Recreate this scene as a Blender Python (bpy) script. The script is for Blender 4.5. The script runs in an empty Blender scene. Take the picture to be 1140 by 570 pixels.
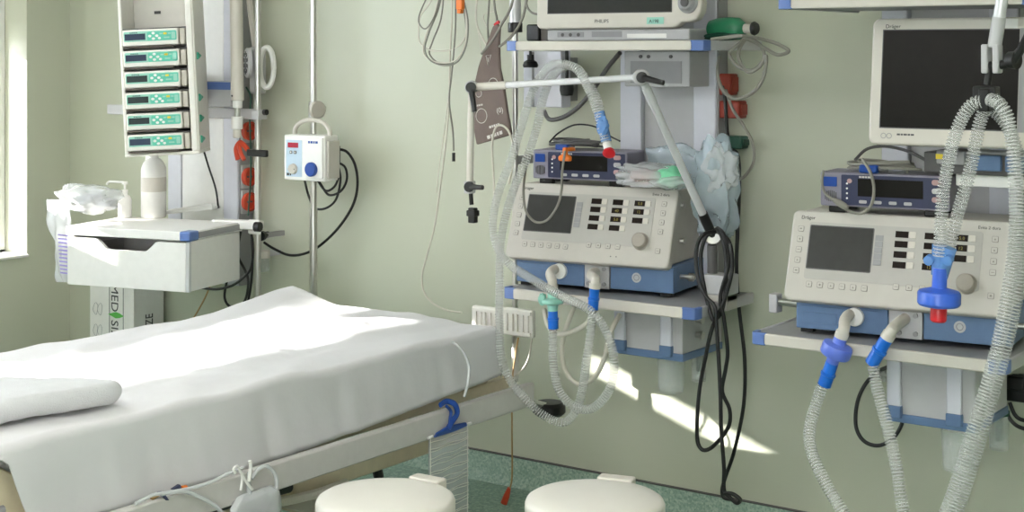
import bpy, bmesh, math, random
from mathutils import Vector, Matrix, noise
random.seed(7)
R = math.radians
sc = bpy.context.scene
COL = sc.collection
# ------------------------------------------------------------------ camera model (image taken as 1140 x 570)
F, YAW, H, HZ = 1680.0, R(35.7), 1.6, 58.0
ca, sa = math.cos(YAW), math.sin(YAW)
def U(px, py, y):            # photo pixel -> point of the place at distance y from the camera plane of the room
    t = (px-570)/F; d = y/(ca+t*sa)
    return Vector((d*(t*ca-sa), y, H-(py-HZ)/F*d))
def UZ(px, py, z):
    d = (H-z)*F/(py-HZ); t = (px-570)/F
    return Vector((d*(t*ca-sa), d*(ca+t*sa), z))
def UX(px, py, x):
    t = (px-570)/F; d = x/(t*ca-sa)
    return Vector((x, d*(ca+t*sa), H-(py-HZ)/F*d))
def W(pts, y=4.3):
    return [U(p[0], p[1], p[2] if len(p) > 2 else y) for p in pts]
# ------------------------------------------------------------------ materials
def srgb(r, g, b):
    f = lambda v: (v/255/12.92) if v/255 <= .04045 else ((v/255+.055)/1.055)**2.4
    return (f(r), f(g), f(b), 1)
MATS = {}
def mat(name, rgb, rough=.5, metal=0, alpha=1, var=.05, scale=30, bump=0, bscale=200, spec=.5, emit=None, trans=0, coat=0, sheen=0):
    m = bpy.data.materials.new(name); m.use_nodes = True
    nt = m.node_tree; b = nt.nodes['Principled BSDF']; L = nt.links
    c = srgb(*rgb)
    tc = nt.nodes.new('ShaderNodeTexCoord')
    n = nt.nodes.new('ShaderNodeTexNoise'); n.inputs['Scale'].default_value = scale; n.inputs['Detail'].default_value = 4
    L.new(tc.outputs['Object'], n.inputs['Vector'])
    r = nt.nodes.new('ShaderNodeValToRGB')
    r.color_ramp.elements[0].position = .3; r.color_ramp.elements[1].position = .7
    r.color_ramp.elements[0].color = tuple(min(1, v*(1-var)) for v in c[:3])+(1,)
    r.color_ramp.elements[1].color = tuple(min(1, v*(1+var)) for v in c[:3])+(1,)
    L.new(n.outputs['Fac'], r.inputs['Fac']); L.new(r.outputs['Color'], b.inputs['Base Color'])
    b.inputs['Roughness'].default_value = rough; b.inputs['Metallic'].default_value = metal
    b.inputs['Alpha'].default_value = alpha; b.inputs['Specular IOR Level'].default_value = spec
    b.inputs['Transmission Weight'].default_value = trans; b.inputs['Coat Weight'].default_value = coat
    b.inputs['Sheen Weight'].default_value = sheen
    if emit:
        b.inputs['Emission Color'].default_value = srgb(*emit[:3]); b.inputs['Emission Strength'].default_value = emit[3]
    if bump:
        n2 = nt.nodes.new('ShaderNodeTexNoise'); n2.inputs['Scale'].default_value = bscale; n2.inputs['Detail'].default_value = 3
        L.new(tc.outputs['Object'], n2.inputs['Vector'])
        bp = nt.nodes.new('ShaderNodeBump'); bp.inputs['Strength'].default_value = bump; bp.inputs['Distance'].default_value = .003
        L.new(n2.outputs['Fac'], bp.inputs['Height']); L.new(bp.outputs['Normal'], b.inputs['Normal'])
    MATS[name] = m
    return m
mat('wall_paint', (190, 192, 173), .42, var=.015, scale=3, bump=.08, bscale=260)
mat('ceiling_paint', (235, 235, 230), .8, var=.01)
mat('white', (236, 234, 230), .4, var=.02)
mat('warm_white', (206, 200, 190), .4, var=.02)
mat('rack_white', (232, 228, 220), .4, var=.02)
mat('cream', (190, 185, 177), .42, var=.02)
mat('cream_dark', (178, 172, 162), .45, var=.02)
mat('button', (192, 187, 179), .5, var=.02)
mat('button_edge', (140, 136, 128), .5, var=.02)
mat('light_grey', (184, 183, 184), .4, var=.02)
mat('field_grey', (176, 172, 166), .42, var=.02)
mat('mid_grey', (150, 149, 150), .45, var=.03)
mat('dark_grey', (84, 82, 82), .5, var=.04)
mat('brown_grey', (92, 84, 78), .6, var=.05)
mat('blue_trim', (92, 118, 176), .4, var=.04)
mat('blue_case', (92, 117, 152), .45, var=.05)
mat('blue_conn', (20, 104, 205), .3, var=.05)
mat('blue_filter', (62, 106, 214), .3, var=.05, alpha=.93)
mat('violet_filter', (98, 122, 218), .3, var=.05, alpha=.93)
mat('blue_deep', (28, 70, 150), .35, var=.05)
mat('navy', (52, 56, 84), .35, var=.06)
mat('slate', (132, 128, 142), .45, var=.04)
mat('teal', (92, 190, 165), .4, var=.05)
mat('teal_dark', (50, 160, 130), .4, var=.05)
mat('pale_blue', (186, 206, 222), .4, var=.03)
mat('mint', (160, 218, 200), .4, var=.03, alpha=.85)
mat('lcd', (52, 62, 84), .2, var=.05)
mat('lcd_dark', (50, 60, 62), .2, var=.05)
mat('screen', (30, 28, 26), .3, var=.08, spec=.15)
mat('screen_green', (56, 56, 54), .3, var=.08, spec=.15)
mat('led', (34, 26, 22), .4, var=.1, spec=.1)
mat('led_digit', (110, 100, 30), .3, emit=(150, 140, 30, .25))
mat('red_display', (150, 40, 60), .2, emit=(190, 30, 60, .25))
mat('black', (22, 22, 23), .4, var=.1)
mat('rubber', (18, 18, 18), .45, var=.1)
mat('steel', (200, 198, 194), .28, metal=1, var=.03)
mat('alu', (216, 216, 218), .3, metal=.3, var=.03)
mat('alu_white', (212, 212, 220), .4, var=.02)
mat('cable_grey', (130, 127, 118), .5, var=.05)
mat('cable_light', (205, 200, 186), .5, var=.03)
mat('taupe', (112, 98, 92), .85, var=.06, bump=.3, bscale=700)
mat('print_white', (212, 208, 202), .7)
mat('print_dark', (60, 60, 62), .6)
mat('print_green', (96, 186, 84), .6)
mat('print_violet', (150, 140, 205), .6)
mat('orange', (232, 120, 30), .45, var=.05)
mat('red_socket', (205, 70, 40), .4, var=.06)
mat('red', (205, 30, 40), .35, var=.05)
mat('brick', (150, 55, 38), .5, var=.06)
mat('green_rubber', (40, 120, 84), .4, var=.08)
mat('green_dark', (24, 74, 58), .5, var=.08)
mat('sheet', (212, 210, 211), .8, var=.02, scale=6, bump=.55, bscale=26, sheen=.1)
mat('blanket', (206, 206, 207), .95, var=.03, bump=.6, bscale=350, sheen=.3)
mat('beige', (214, 200, 172), .45, var=.04)
mat('beige_light', (222, 214, 200), .42, var=.03)
mat('rail_grey', (200, 196, 192), .4, var=.03)
mat('hose', (208, 210, 207), .2, alpha=.27, var=.02, spec=.9)
mat('hose_ridge', (214, 215, 212), .25, alpha=.74, var=.02, spec=.8)
mat('hose_blue', (110, 160, 225), .2, alpha=.7, var=.03)
mat('clear', (232, 236, 232), .12, alpha=.3, var=.02, spec=.8)
mat('clear_milky', (232, 234, 236), .25, alpha=.6, var=.03, spec=.6)
mat('film', (236, 238, 240), .12, alpha=.38, var=.03, spec=.9)
mat('film_blue', (200, 216, 226), .12, alpha=.4, var=.05, spec=.9)
mat('mask_green', (120, 205, 160), .3, alpha=.8, var=.05)
mat('pinkish', (196, 160, 158), .4, alpha=.8, var=.1)
mat('drain_fluid', (150, 138, 150), .3, alpha=.8, var=.1)
mat('tan_rubber', (176, 142, 92), .5, var=.05)
mat('yellow', (232, 205, 60), .5)
mat('knob_grey', (160, 152, 142), .5, var=.04)
mat('bin_lid', (222, 217, 208), .35, var=.02, scale=8)
mat('glass', (235, 245, 245), .05, alpha=.06, spec=.5)
mat('lamp_glow', (255, 252, 245), .5, emit=(255, 250, 240, 3.0))

def terrazzo(name, base, a, b, scale):
    m = mat(name, base, .35, var=.05, scale=4)
    nt = m.node_tree; L = nt.links; bs = nt.nodes['Principled BSDF']
    tc = nt.nodes.new('ShaderNodeTexCoord')
    v = nt.nodes.new('ShaderNodeTexVoronoi'); v.inputs['Scale'].default_value = scale
    L.new(tc.outputs['Object'], v.inputs['Vector'])
    n = nt.nodes.new('ShaderNodeTexNoise'); n.inputs['Scale'].default_value = scale*.6; n.inputs['Detail'].default_value = 6
    L.new(tc.outputs['Object'], n.inputs['Vector'])
    r = nt.nodes.new('ShaderNodeValToRGB')
    e = r.color_ramp.elements; e[0].position = .15; e[0].color = srgb(*a); e[1].position = .85; e[1].color = srgb(*b)
    mid = e.new(.5); mid.color = srgb(*base)
    mx = nt.nodes.new('ShaderNodeMix'); mx.inputs[0].default_value = .5
    s = nt.nodes.new('ShaderNodeSeparateColor'); L.new(v.outputs['Color'], s.inputs['Color'])
    L.new(s.outputs['Red'], mx.inputs[2]); L.new(n.outputs['Fac'], mx.inputs[3])
    L.new(mx.outputs[0], r.inputs['Fac']); L.new(r.outputs['Color'], bs.inputs['Base Color'])
terrazzo('terrazzo', (120, 146, 130), (96, 124, 110), (160, 180, 164), 120)
terrazzo('terrazzo_light', (150, 172, 158), (122, 148, 134), (186, 200, 186), 140)
# ------------------------------------------------------------------ geometry helpers
def smooth_path(pts, n=8, closed=False):
    P = [Vector(p) for p in pts]; out = []
    N = len(P); rng = range(N if closed else N-1)
    for i in rng:
        if closed: p0, p1, p2, p3 = P[(i-1) % N], P[i], P[(i+1) % N], P[(i+2) % N]
        else: p0, p1, p2, p3 = P[max(i-1, 0)], P[i], P[i+1], P[min(i+2, N-1)]
        for k in range(n):
            t = k/n; t2 = t*t; t3 = t2*t
            out.append(.5*((2*p1)+(-p0+p2)*t+(2*p0-5*p1+4*p2-p3)*t2+(-p0+3*p1-3*p2+p3)*t3))
    if not closed: out.append(P[-1])
    return out
def resample(P, step):
    L = [0]
    for a, b in zip(P, P[1:]): L.append(L[-1]+(b-a).length)
    n = max(2, int(L[-1]/step)); out = []; j = 0
    for i in range(n+1):
        s = L[-1]*i/n
        while j < len(P)-2 and L[j+1] < s: j += 1
        d = L[j+1]-L[j]
        out.append(P[j].lerp(P[j+1], (s-L[j])/d if d > 1e-9 else 0))
    return out
class B:
    def __init__(s, M=None):
        s.b = bmesh.new(); s.M = M or Matrix.Identity(4)
    def v(s, p): return s.b.verts.new(s.M @ Vector(p))
    def f(s, vs):
        try: return s.b.faces.new(vs)
        except ValueError: return None
    def box(s, x0, y0, z0, x1, y1, z1):
        v = [s.v((x, y, z)) for z in (z0, z1) for y in (y0, y1) for x in (x0, x1)]
        for q in ((0, 2, 3, 1), (4, 5, 7, 6), (0, 1, 5, 4), (2, 6, 7, 3), (0, 4, 6, 2), (1, 3, 7, 5)): s.f([v[i] for i in q])
        return s
    def prism(s, poly, a, b, ax='y'):          # poly in the two other axes, extruded along ax from a to b
        def mk(p, t): return {'x': (t, p[0], p[1]), 'y': (p[0], t, p[1]), 'z': (p[0], p[1], t)}[ax]
        A = [s.v(mk(p, a)) for p in poly]; C = [s.v(mk(p, b)) for p in poly]; n = len(poly)
        s.f(A[::-1]); s.f(C)
        for i in range(n): s.f([A[i], A[(i+1) % n], C[(i+1) % n], C[i]])
        return s
    def rings(s, P, rad, n=10, closed=False, cap=True, flat=1.0):
        N = len(P); T = []
        for i in range(N):
            a = P[(i-1) % N] if (closed or i > 0) else P[i]; b = P[(i+1) % N] if (closed or i < N-1) else P[i]
            t = (b-a); T.append(t.normalized() if t.length > 1e-9 else Vector((0, 0, 1)))
        up = Vector((0, 0, 1)) if abs(T[0].z) < .9 else Vector((0, 1, 0))
        x = T[0].cross(up).normalized(); R_ = []
        for i in range(N):
            x = (x-T[i]*x.dot(T[i]))
            x = x.normalized() if x.length > 1e-6 else T[i].orthogonal().normalized()
            y = T[i].cross(x); r = rad(i) if callable(rad) else rad
            R_.append([s.v(P[i]+x*(r*math.cos(2*math.pi*k/n))+y*(r*flat*math.sin(2*math.pi*k/n))) for k in range(n)])
        for i in range(N if closed else N-1):
            a, b = R_[i], R_[(i+1) % N]
            for k in range(n): s.f([a[k], a[(k+1) % n], b[(k+1) % n], b[k]])
        if cap and not closed: s.f(R_[0][::-1]); s.f(R_[-1])
        return s
    def cyl(s, p0, p1, r, r1=None, n=20):
        r1 = r if r1 is None else r1
        return s.rings([Vector(p0), Vector(p1)], lambda i: (r, r1)[i], n)
    def tube(s, pts, r, n=8, sub=8, closed=False, flat=1.0):
        return s.rings(smooth_path(pts, sub, closed), r, n, closed, flat=flat)
    def corr(s, pts, r, pitch=.0062, n=12, amp=.13, sub=10):
        P = resample(smooth_path(pts, sub), pitch/4)
        s.ridged = True; nf = len(s.b.faces); s.rings(P, lambda i: r*(1+(amp, amp, -amp, -amp)[i % 4]), n)
        s.b.faces.ensure_lookup_table()
        for k, f in enumerate(s.b.faces[nf:]): f.material_index = 1 if (k//n) % 4 == 0 else 0
        return s
    def lathe(s, prof, o=(0, 0, 0), ax=(0, 0, 1), n=28):   # prof: (radius, height)
        o = Vector(o); ax = Vector(ax).normalized(); x = ax.orthogonal().normalized(); y = ax.cross(x); Q = []
        for r, h in prof:
            Q.append([s.v(o+ax*h+x*(r*math.cos(2*math.pi*k/n))+y*(r*math.sin(2*math.pi*k/n))) for k in range(n)] if r > 1e-6 else [s.v(o+ax*h)])
        for a, b in zip(Q, Q[1:]):
            for k in range(n):
                k2 = (k+1) % n
                if len(a) == 1 and len(b) == 1: continue
                if len(a) == 1: s.f([a[0], b[k2], b[k]])
                elif len(b) == 1: s.f([a[k], a[k2], b[0]])
                else: s.f([a[k], a[k2], b[k2], b[k]])
        if len(Q[0]) > 1: s.f(Q[0][::-1])
        if len(Q[-1]) > 1: s.f(Q[-1])
        return s
    def blob(s, c, rx, ry, rz, amp=.15, fr=8, n=24, m=16, seed=0, squash=0):
        c = Vector(c); rows = []
        for j in range(m+1):
            th = math.pi*j/m; row = []
            for k in range(n):
                ph = 2*math.pi*k/n
                d = Vector((math.sin(th)*math.cos(ph), math.sin(th)*math.sin(ph), math.cos(th)))
                q = 1+amp*noise.noise(d*fr*.35+Vector((seed*7.1, seed*3.3, 0)))*2+amp*.6*noise.noise(d*fr+Vector((seed, 5, 0)))
                e = Vector([math.copysign(abs(u)**(1-squash), u) for u in d]) if squash else d
                row.append(s.v(c+Vector((e.x*rx, e.y*ry, e.z*rz))*q))
                if j in (0, m): break
            rows.append(row)
        for a, b in zip(rows, rows[1:]):
            for k in range(n):
                k2 = (k+1) % n
                if len(a) == 1: s.f([a[0], b[k], b[k2]])
                elif len(b) == 1: s.f([a[k2], a[k], b[0]])
                else: s.f([a[k2], a[k], b[k], b[k2]])
        return s
    def make(s, name, m, parent=None, bevel=0, seg=2, ang=35, loc=None):
        bmesh.ops.recalc_face_normals(s.b, faces=s.b.faces)
        me = bpy.data.meshes.new(name); 
        if loc is not None: bmesh.ops.translate(s.b, verts=s.b.verts, vec=-Vector(loc))
        s.b.to_mesh(me); s.b.free()
        for p in me.polygons: p.use_smooth = True
        me.set_sharp_from_angle(angle=R(ang))
        me.materials.append(MATS[m])
        if getattr(s, 'ridged', 0): me.materials.append(MATS['hose_ridge'])
        o = bpy.data.objects.new(name, me); COL.objects.link(o)
        if loc is not None: o.location = loc
        if parent is not None: o.parent = parent
        if bevel:
            bm = o.modifiers.new('bevel', 'BEVEL'); bm.width = bevel; bm.segments = seg; bm.limit_method = 'ANGLE'; bm.angle_limit = R(40)
        return o
def tag(o, label, cat, group=None, kind=None):
    o['label'] = label; o['category'] = cat
    if group: o['group'] = group
    if kind: o['kind'] = kind
    return o
def thing(name, label, cat, loc=(0, 0, 0), rot=(0, 0, 0), group=None):
    o = bpy.data.objects.new(name, None); COL.objects.link(o)
    o.location = loc; o.rotation_euler = [R(a) for a in rot]; o.empty_display_size = .05
    return tag(o, label, cat, group)
def struct(o): o['kind'] = 'structure'; return o
def text(name, body, size, m, parent, M, ext=.0004, align='LEFT', sx=1.0):
    cu = bpy.data.curves.new(name, 'FONT'); cu.body = body; cu.size = size; cu.extrude = ext; cu.align_x = align; cu.resolution_u = 3
    t = bpy.data.objects.new(name+'_tmp', cu); COL.objects.link(t)
    dg = bpy.context.evaluated_depsgraph_get(); dg.update()
    me = bpy.data.meshes.new_from_object(t.evaluated_get(dg))
    bpy.data.objects.remove(t); bpy.data.curves.remove(cu)
    me.transform(M @ Matrix.Diagonal((sx, 1, 1, 1))); me.name = name; me.materials.clear(); me.materials.append(MATS[m])
    o = bpy.data.objects.new(name, me); COL.objects.link(o); o.parent = parent
    return o
def bars(name, m, parent, M, x, z, h, ws):       # a row of tiny unreadable printed marks
    b = B(M)
    for w_ in ws: b.box(x, z, 0, x+w_, z+h, .0006); x += w_+h*.35
    return b.make(name, m, parent)
def copy_tree(o, parent=None):
    c = o.copy(); COL.objects.link(c)
    if parent is not None: c.parent = parent
    for ch in list(o.children): copy_tree(ch, c)
    return c
def frame(o, tilt=0):         # u right, v up, w out of a face that looks towards -y; tilt leans its top back
    s_, c_ = math.sin(tilt), math.cos(tilt)
    M = Matrix(((1, 0, 0, o[0]), (0, s_, -c_, o[1]), (0, c_, s_, o[2]), (0, 0, 0, 1)))
    return M
def T(x, y, z): return Matrix.Translation((x, y, z))
def rrect(x0, y0, x1, y1, r, n=5):
    out = []
    for cx, cy, a in ((x1-r, y1-r, 0), (x0+r, y1-r, 90), (x0+r, y0+r, 180), (x1-r, y0+r, 270)):
        for k in range(n+1):
            t = R(a+90*k/n); out.append((cx+r*math.cos(t), cy+r*math.sin(t)))
    return out
YW = 4.55           # the back wall
XL = -5.83          # the left wall
# ================================================================== SETTING
struct(B().box(XL-.35, -2.2, -.1, 2.2, YW+.2, 0).make('floor', 'terrazzo'))
struct(B().box(XL-.35, -2.2, 2.8, 2.2, YW+.2, 2.9).make('ceiling', 'ceiling_paint'))
struct(B().box(XL-.35, YW, 0, 2.2, YW+.2, 2.8).make('wall_back', 'wall_paint'))
struct(B().box(2.2, -2.2, 0, 2.3, YW+.2, 2.8).make('wall_right', 'wall_paint'))
GX0, GX1, GZ0, GZ1 = -.9, .9, .9, 2.3
b = B(); b.box(XL-.35, -2.3, 0, GX0, -2.2, 2.8); b.box(GX1, -2.3, 0, 2.3, -2.2, 2.8); b.box(GX0, -2.3, 0, GX1, -2.2, GZ0); b.box(GX0, -2.3, GZ1, GX1, -2.2, 2.8)
struct(b.make('wall_front', 'wall_paint'))
wr = bpy.data.objects.new('fill_window_4', None); COL.objects.link(wr); wr.location = (0, -2.25, GZ0); struct(wr)  # unseen window behind the camera, added as frontal fill light
M = T(*-Vector(wr.location)); b = B(M)
for x in (GX0, -.025, GX1-.05): b.box(x, -2.28, GZ0, x+.05, -2.22, GZ1)
b.box(GX0, -2.28, GZ0, GX1, -2.22, GZ0+.05); b.box(GX0, -2.28, GZ1-.05, GX1, -2.22, GZ1); b.make('window_frame', 'white', wr)
B(M).box(GX0, -2.252, GZ0, GX1, -2.248, GZ1).make('window_pane', 'glass', wr)
WY0, WY1, WZ0, WZ1 = 3.86, 4.31, .665, 2.55      # the window at the edge of the picture
VY0, VY1, VZ0 = .1, 3.24, 1.44                 # unseen high windows beside it, sill shaped to narrow the sun streak
QY0, QY1, QZ0, QZ1 = 3.3, 3.80, 1.12, 1.34        # small unseen pane between the two, added to put sun on the drawer front
b = B(); b.box(XL-.2, -2.2, 0, XL, VY0, 2.8); b.box(XL-.2, WY1, 0, XL, YW, 2.8)
for y0, y1, z0, z1 in ((VY0, VY1, VZ0, WZ1), (VY1, QY0, 1.4, 1.4), (QY0, QY1, QZ0, QZ1), (QY1, WY0, 1.4, 1.4), (WY0, WY1, WZ0, WZ1)):
    b.box(XL-.2, y0, 0, XL, y1, z0); b.box(XL-.2, y0, z1, XL, y1, 2.8)
struct(b.make('wall_left', 'wall_paint'))
def window(name, y0, y1, z0, z1):
    wr = bpy.data.objects.new(name, None); COL.objects.link(wr); wr.location = (XL-.17, (y0+y1)/2, z0); struct(wr)
    M = T(*-Vector(wr.location)); xw = XL-.2
    b = B(M); b.box(xw, y0, z0, xw+.04, y1, z0+.025); b.box(xw, y0, z1-.025, xw+.04, y1, z1)
    b.box(xw, y0, z0, xw+.04, y0+.03, z1); b.box(xw, y1-.03, z0, xw+.04, y1, z1)
    b.make('window_frame', 'white', wr, bevel=.003)
    B(M).box(xw+.015, y0+.03, z0+.025, xw+.02, y1-.03, z1-.025).make('window_pane', 'glass', wr)
    B(M).box(XL-.15, y0, z0, XL+.02, y1, z0+.012).make('window_sill', 'white', wr, bevel=.004)
window('window_1', WY0, WY1, WZ0, WZ1)
window('shaped_window_2', VY0, VY1, VZ0, WZ1)
window('added_window_3', QY0, QY1, QZ0, QZ1)
m_ = mat('blind_fabric', (240, 238, 232), .8, var=.01); nt_ = m_.node_tree
tr_ = nt_.nodes.new('ShaderNodeBsdfTranslucent'); tr_.inputs['Color'].default_value = (.78, .83, .9, 1); mx_ = nt_.nodes.new('ShaderNodeMixShader'); mx_.inputs[0].default_value = .55
nt_.links.new(nt_.nodes['Principled BSDF'].outputs[0], mx_.inputs[1]); nt_.links.new(tr_.outputs[0], mx_.inputs[2]); nt_.links.new(mx_.outputs[0], nt_.nodes['Material Output'].inputs['Surface'])
def blind(y0, y1, z, lab, fab='blind_fabric'):  # unseen blinds, set to cut and soften the sun patches
    t = thing('light_shaping_blind', lab, 'blind', (XL-.12, (y0+y1)/2, WZ1), group='light-shaping blinds'); M = T(*-Vector(t.location))
    b = B(M); b.cyl((XL-.185, y0, WZ1-.015), (XL-.185, y1, WZ1-.015), .013); b.make('roller', 'white', t)
    B(M).box(XL-.2205, y0, z, XL-.2185, y1, WZ1).make('fabric', fab, t)
    B(M).box(XL-.226, y0, z-.0, XL-.212, y1, z+.014).make('bottom_bar', 'white', t, bevel=.002)
blind(4.195, 4.31, 1.635, 'unseen narrow white blind at the corner window, stopping sun above the lit jamb', 'white')
blind(3.86, 4.195, WZ0+.03, 'added white blind pulled down at the corner window to keep sun off the wall', 'white')
blind(.10, 2.615, 1.69, 'added wide white blind at the long window, trimming the sun and passing soft light')
blind(2.615, 3.24, 1.597, 'added white blind at the high window, lowered to trim the sun streak')
# coved plinth of the back wall
b = B(); prof = [(YW, 0), (YW, .1), (YW-.012, .1), (YW-.014, .04), (YW-.022, .015), (YW-.045, 0)]
b.prism(prof, XL, 2.2, 'x'); struct(b.make('baseboard_back', 'terrazzo_light'))
struct(B().box(XL, YW-.0135, .1, 2.2, YW, .104).make('trim_1', 'dark_grey'))
# ceiling lamps (out of the frame, they light the room)
def ceiling_light(x, y, e, lab):
    t = thing('ceiling_light', lab, 'ceiling light', (x, y, 2.8), group='ceiling lights')
    b = B(); b.box(-.62, -.32, -.05, .62, -.29, 0); b.box(-.62, .29, -.05, .62, .32, 0); b.box(-.62, -.29, -.05, -.59, .29, 0); b.box(.59, -.29, -.05, .62, .29, 0)
    b.make('frame', 'white', t, bevel=.004)
    B().box(-.59, -.29, -.03, .59, .29, -.02).make('diffuser', 'lamp_glow', t)
    l = bpy.data.lights.new('lamp_light', 'AREA'); l.shape = 'RECTANGLE'; l.size = 1.15; l.size_y = .55; l.energy = e; l.color = (1, .985, .96)
    lo = bpy.data.objects.new('lamp_light', l); COL.objects.link(lo); lo.location = (x, y, 2.74)
CE = 30
ceiling_light(-2.5, .9, CE*.9, 'ceiling light panel above the foot of the bed')
ceiling_light(-.9, 1.7, CE*.85, 'ceiling light panel in front of the right equipment rack')
ceiling_light(-.6, -.4, CE*.6, 'ceiling light panel above the camera')
ceiling_light(-4.5, 2.4, 22, 'added fill light panel on the ceiling above the far side of the bed')  # extra panel added to brighten the left wall, pumps and drawer unit
# sun and sky
sd = Vector((1, .45, -.345)).normalized()
l = bpy.data.lights.new('sun', 'SUN'); l.energy = 42; l.angle = R(.5); l.color = (1, .98, .94)
lo = bpy.data.objects.new('sun', l); COL.objects.link(lo); lo.rotation_euler = sd.to_track_quat('-Z', 'Y').to_euler(); lo.location = (-8, 2, 3)
w = bpy.data.worlds.new('World'); sc.world = w; w.use_nodes = True
bg = w.node_tree.nodes['Background']; bg.inputs['Color'].default_value = (.93, .96, 1, 1); bg.inputs['Strength'].default_value = 20
# ================================================================== BED
BX0, BX1, BY0, BY1, BZ = -3.84, -2.935, 1.98, 4.0, .70
bed = thing('hospital_bed', 'hospital bed with beige frame and grey side rail, its head end near the wall', 'bed', ((BX0+BX1)/2, 3.0, 0))
bo = T(*-Vector(bed.location))
b = B(bo); b.box(BX0+.03, BY0+.03, .515, BX1-.03, BY1-.03, .675); b.make('mattress', 'light_grey', bed, bevel=.02)
b = B(bo); b.box(BX0+.02, BY0-.02, .475, BX1-.022, BY1+.1, .513); b.make('mattress_deck', 'beige', bed, bevel=.004)
for x in (BX0-.05, -2.882):
    b = B(bo); b.box(x-.014, 1.9, .425, x+.014, 4.12, .5); b.make('side_rail', 'rail_grey', bed, bevel=.005)
for x in (BX0+.12, -3.02):
    b = B(bo); b.box(x-.025, 2.0, .33, x+.025, 3.9, .385); b.make('frame_tube', 'beige', bed, bevel=.006)
for y in (2.1, 3.0, 3.85):
    b = B(bo); b.box(BX0+.1, y-.03, .33, -3.0, y+.03, .38); b.make('cross_tube', 'beige_light', bed, bevel=.006)
b = B(bo); b.cyl(UX(222, 567, -2.90), UX(322, 541, -2.90), .018); b.make('hand_grip', 'rubber', bed, bevel=.004)
for y in (2.35, 3.55): B(bo).box(-3.5, y-.06, .14, -3.28, y+.06, .475).make('lifting_column', 'beige_light', bed, bevel=.008)
b = B(bo)
b.box(-3.72, 2.15, .13, -3.66, 3.75, .19); b.box(-3.12, 2.15, .13, -3.06, 3.75, .19); b.box(-3.72, 2.3, .13, -3.06, 2.4, .18); b.box(-3.72, 3.5, .13, -3.06, 3.6, .18)
b.make('undercarriage', 'beige', bed, bevel=.006)
b = B(bo); b.box(-3.06, 2.86, .0+.19, -3.0, 2.94, .475); b.make('support_post', 'beige_light', bed, bevel=.005)
b = B(bo); b.tube([(-3.0, 2.75, .42), (-2.98, 2.95, .36), (-2.97, 3.15, .34), (-2.97, 3.3, .34)], .014); b.make('tilt_lever', 'beige_light', bed)
for x in (-3.69, -3.09):
    for y in (2.2, 3.7):
        b = B(bo); b.box(x-.025, y-.03, .09, x+.025, y+.03, .135)
        c = b.make('castor', 'dark_grey', bed, bevel=.006)
        b = B(bo); b.lathe([(.02, -.02), (.06, -.02), (.065, -.012), (.065, .012), (.06, .02), (.02, .02)], (x, y, .066), (1, 0, 0)); b.make('castor_wheel', 'rubber', c)
p = UZ(402, 516, .36)
b = B(bo); b.tube([UX(398, 511, -3.1), UX(410, 512, -3.1), UX(418, 518, -3.1), UX(422, 532, -3.1)], .016); b.make('brake_pedal', 'rubber', bed)
for x in (BX0+.03, -2.9):
    b = B(bo); b.tube([(x, 4.06, .45), (x+.005, 4.13, .43), (x+.01, 4.22, .40)], .012)
    a = b.make('bumper_arm', 'steel', bed)
    b = B(bo); b.lathe([(0, -.022), (.045, -.022), (.056, -.012), (.056, .012), (.045, .022), (0, .022)], (x+.012, 4.235, .39)); b.make('bumper_roller', 'rubber', a)
# foot frame of the bed at the edge of the picture
b = B(bo); b.box(BX0, 1.86, .36, BX1-.02, 1.9, .62); b.make('foot_panel', 'beige', bed, bevel=.01)
b = B(bo); b.tube([(-2.94, 1.93, .56), (-2.94, 2.02, .56), (-2.94, 2.11, .56)], .011); b.make('foot_tube', 'mid_grey', bed)
b = B(bo); b.prism([(1.93, .40), (2.30, .40), (2.28, .55), (2.10, .66), (1.93, .66)], -2.965, -2.951, 'x'); b.make('corner_plate', 'beige', bed, bevel=.004)
b = B(bo); b.prism([(3.05, .513), (3.98, .513), (3.98, .54), (3.15, .52)], -2.968, -2.957, 'x'); b.make('deck_lip', 'beige', bed, bevel=.003)

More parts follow.
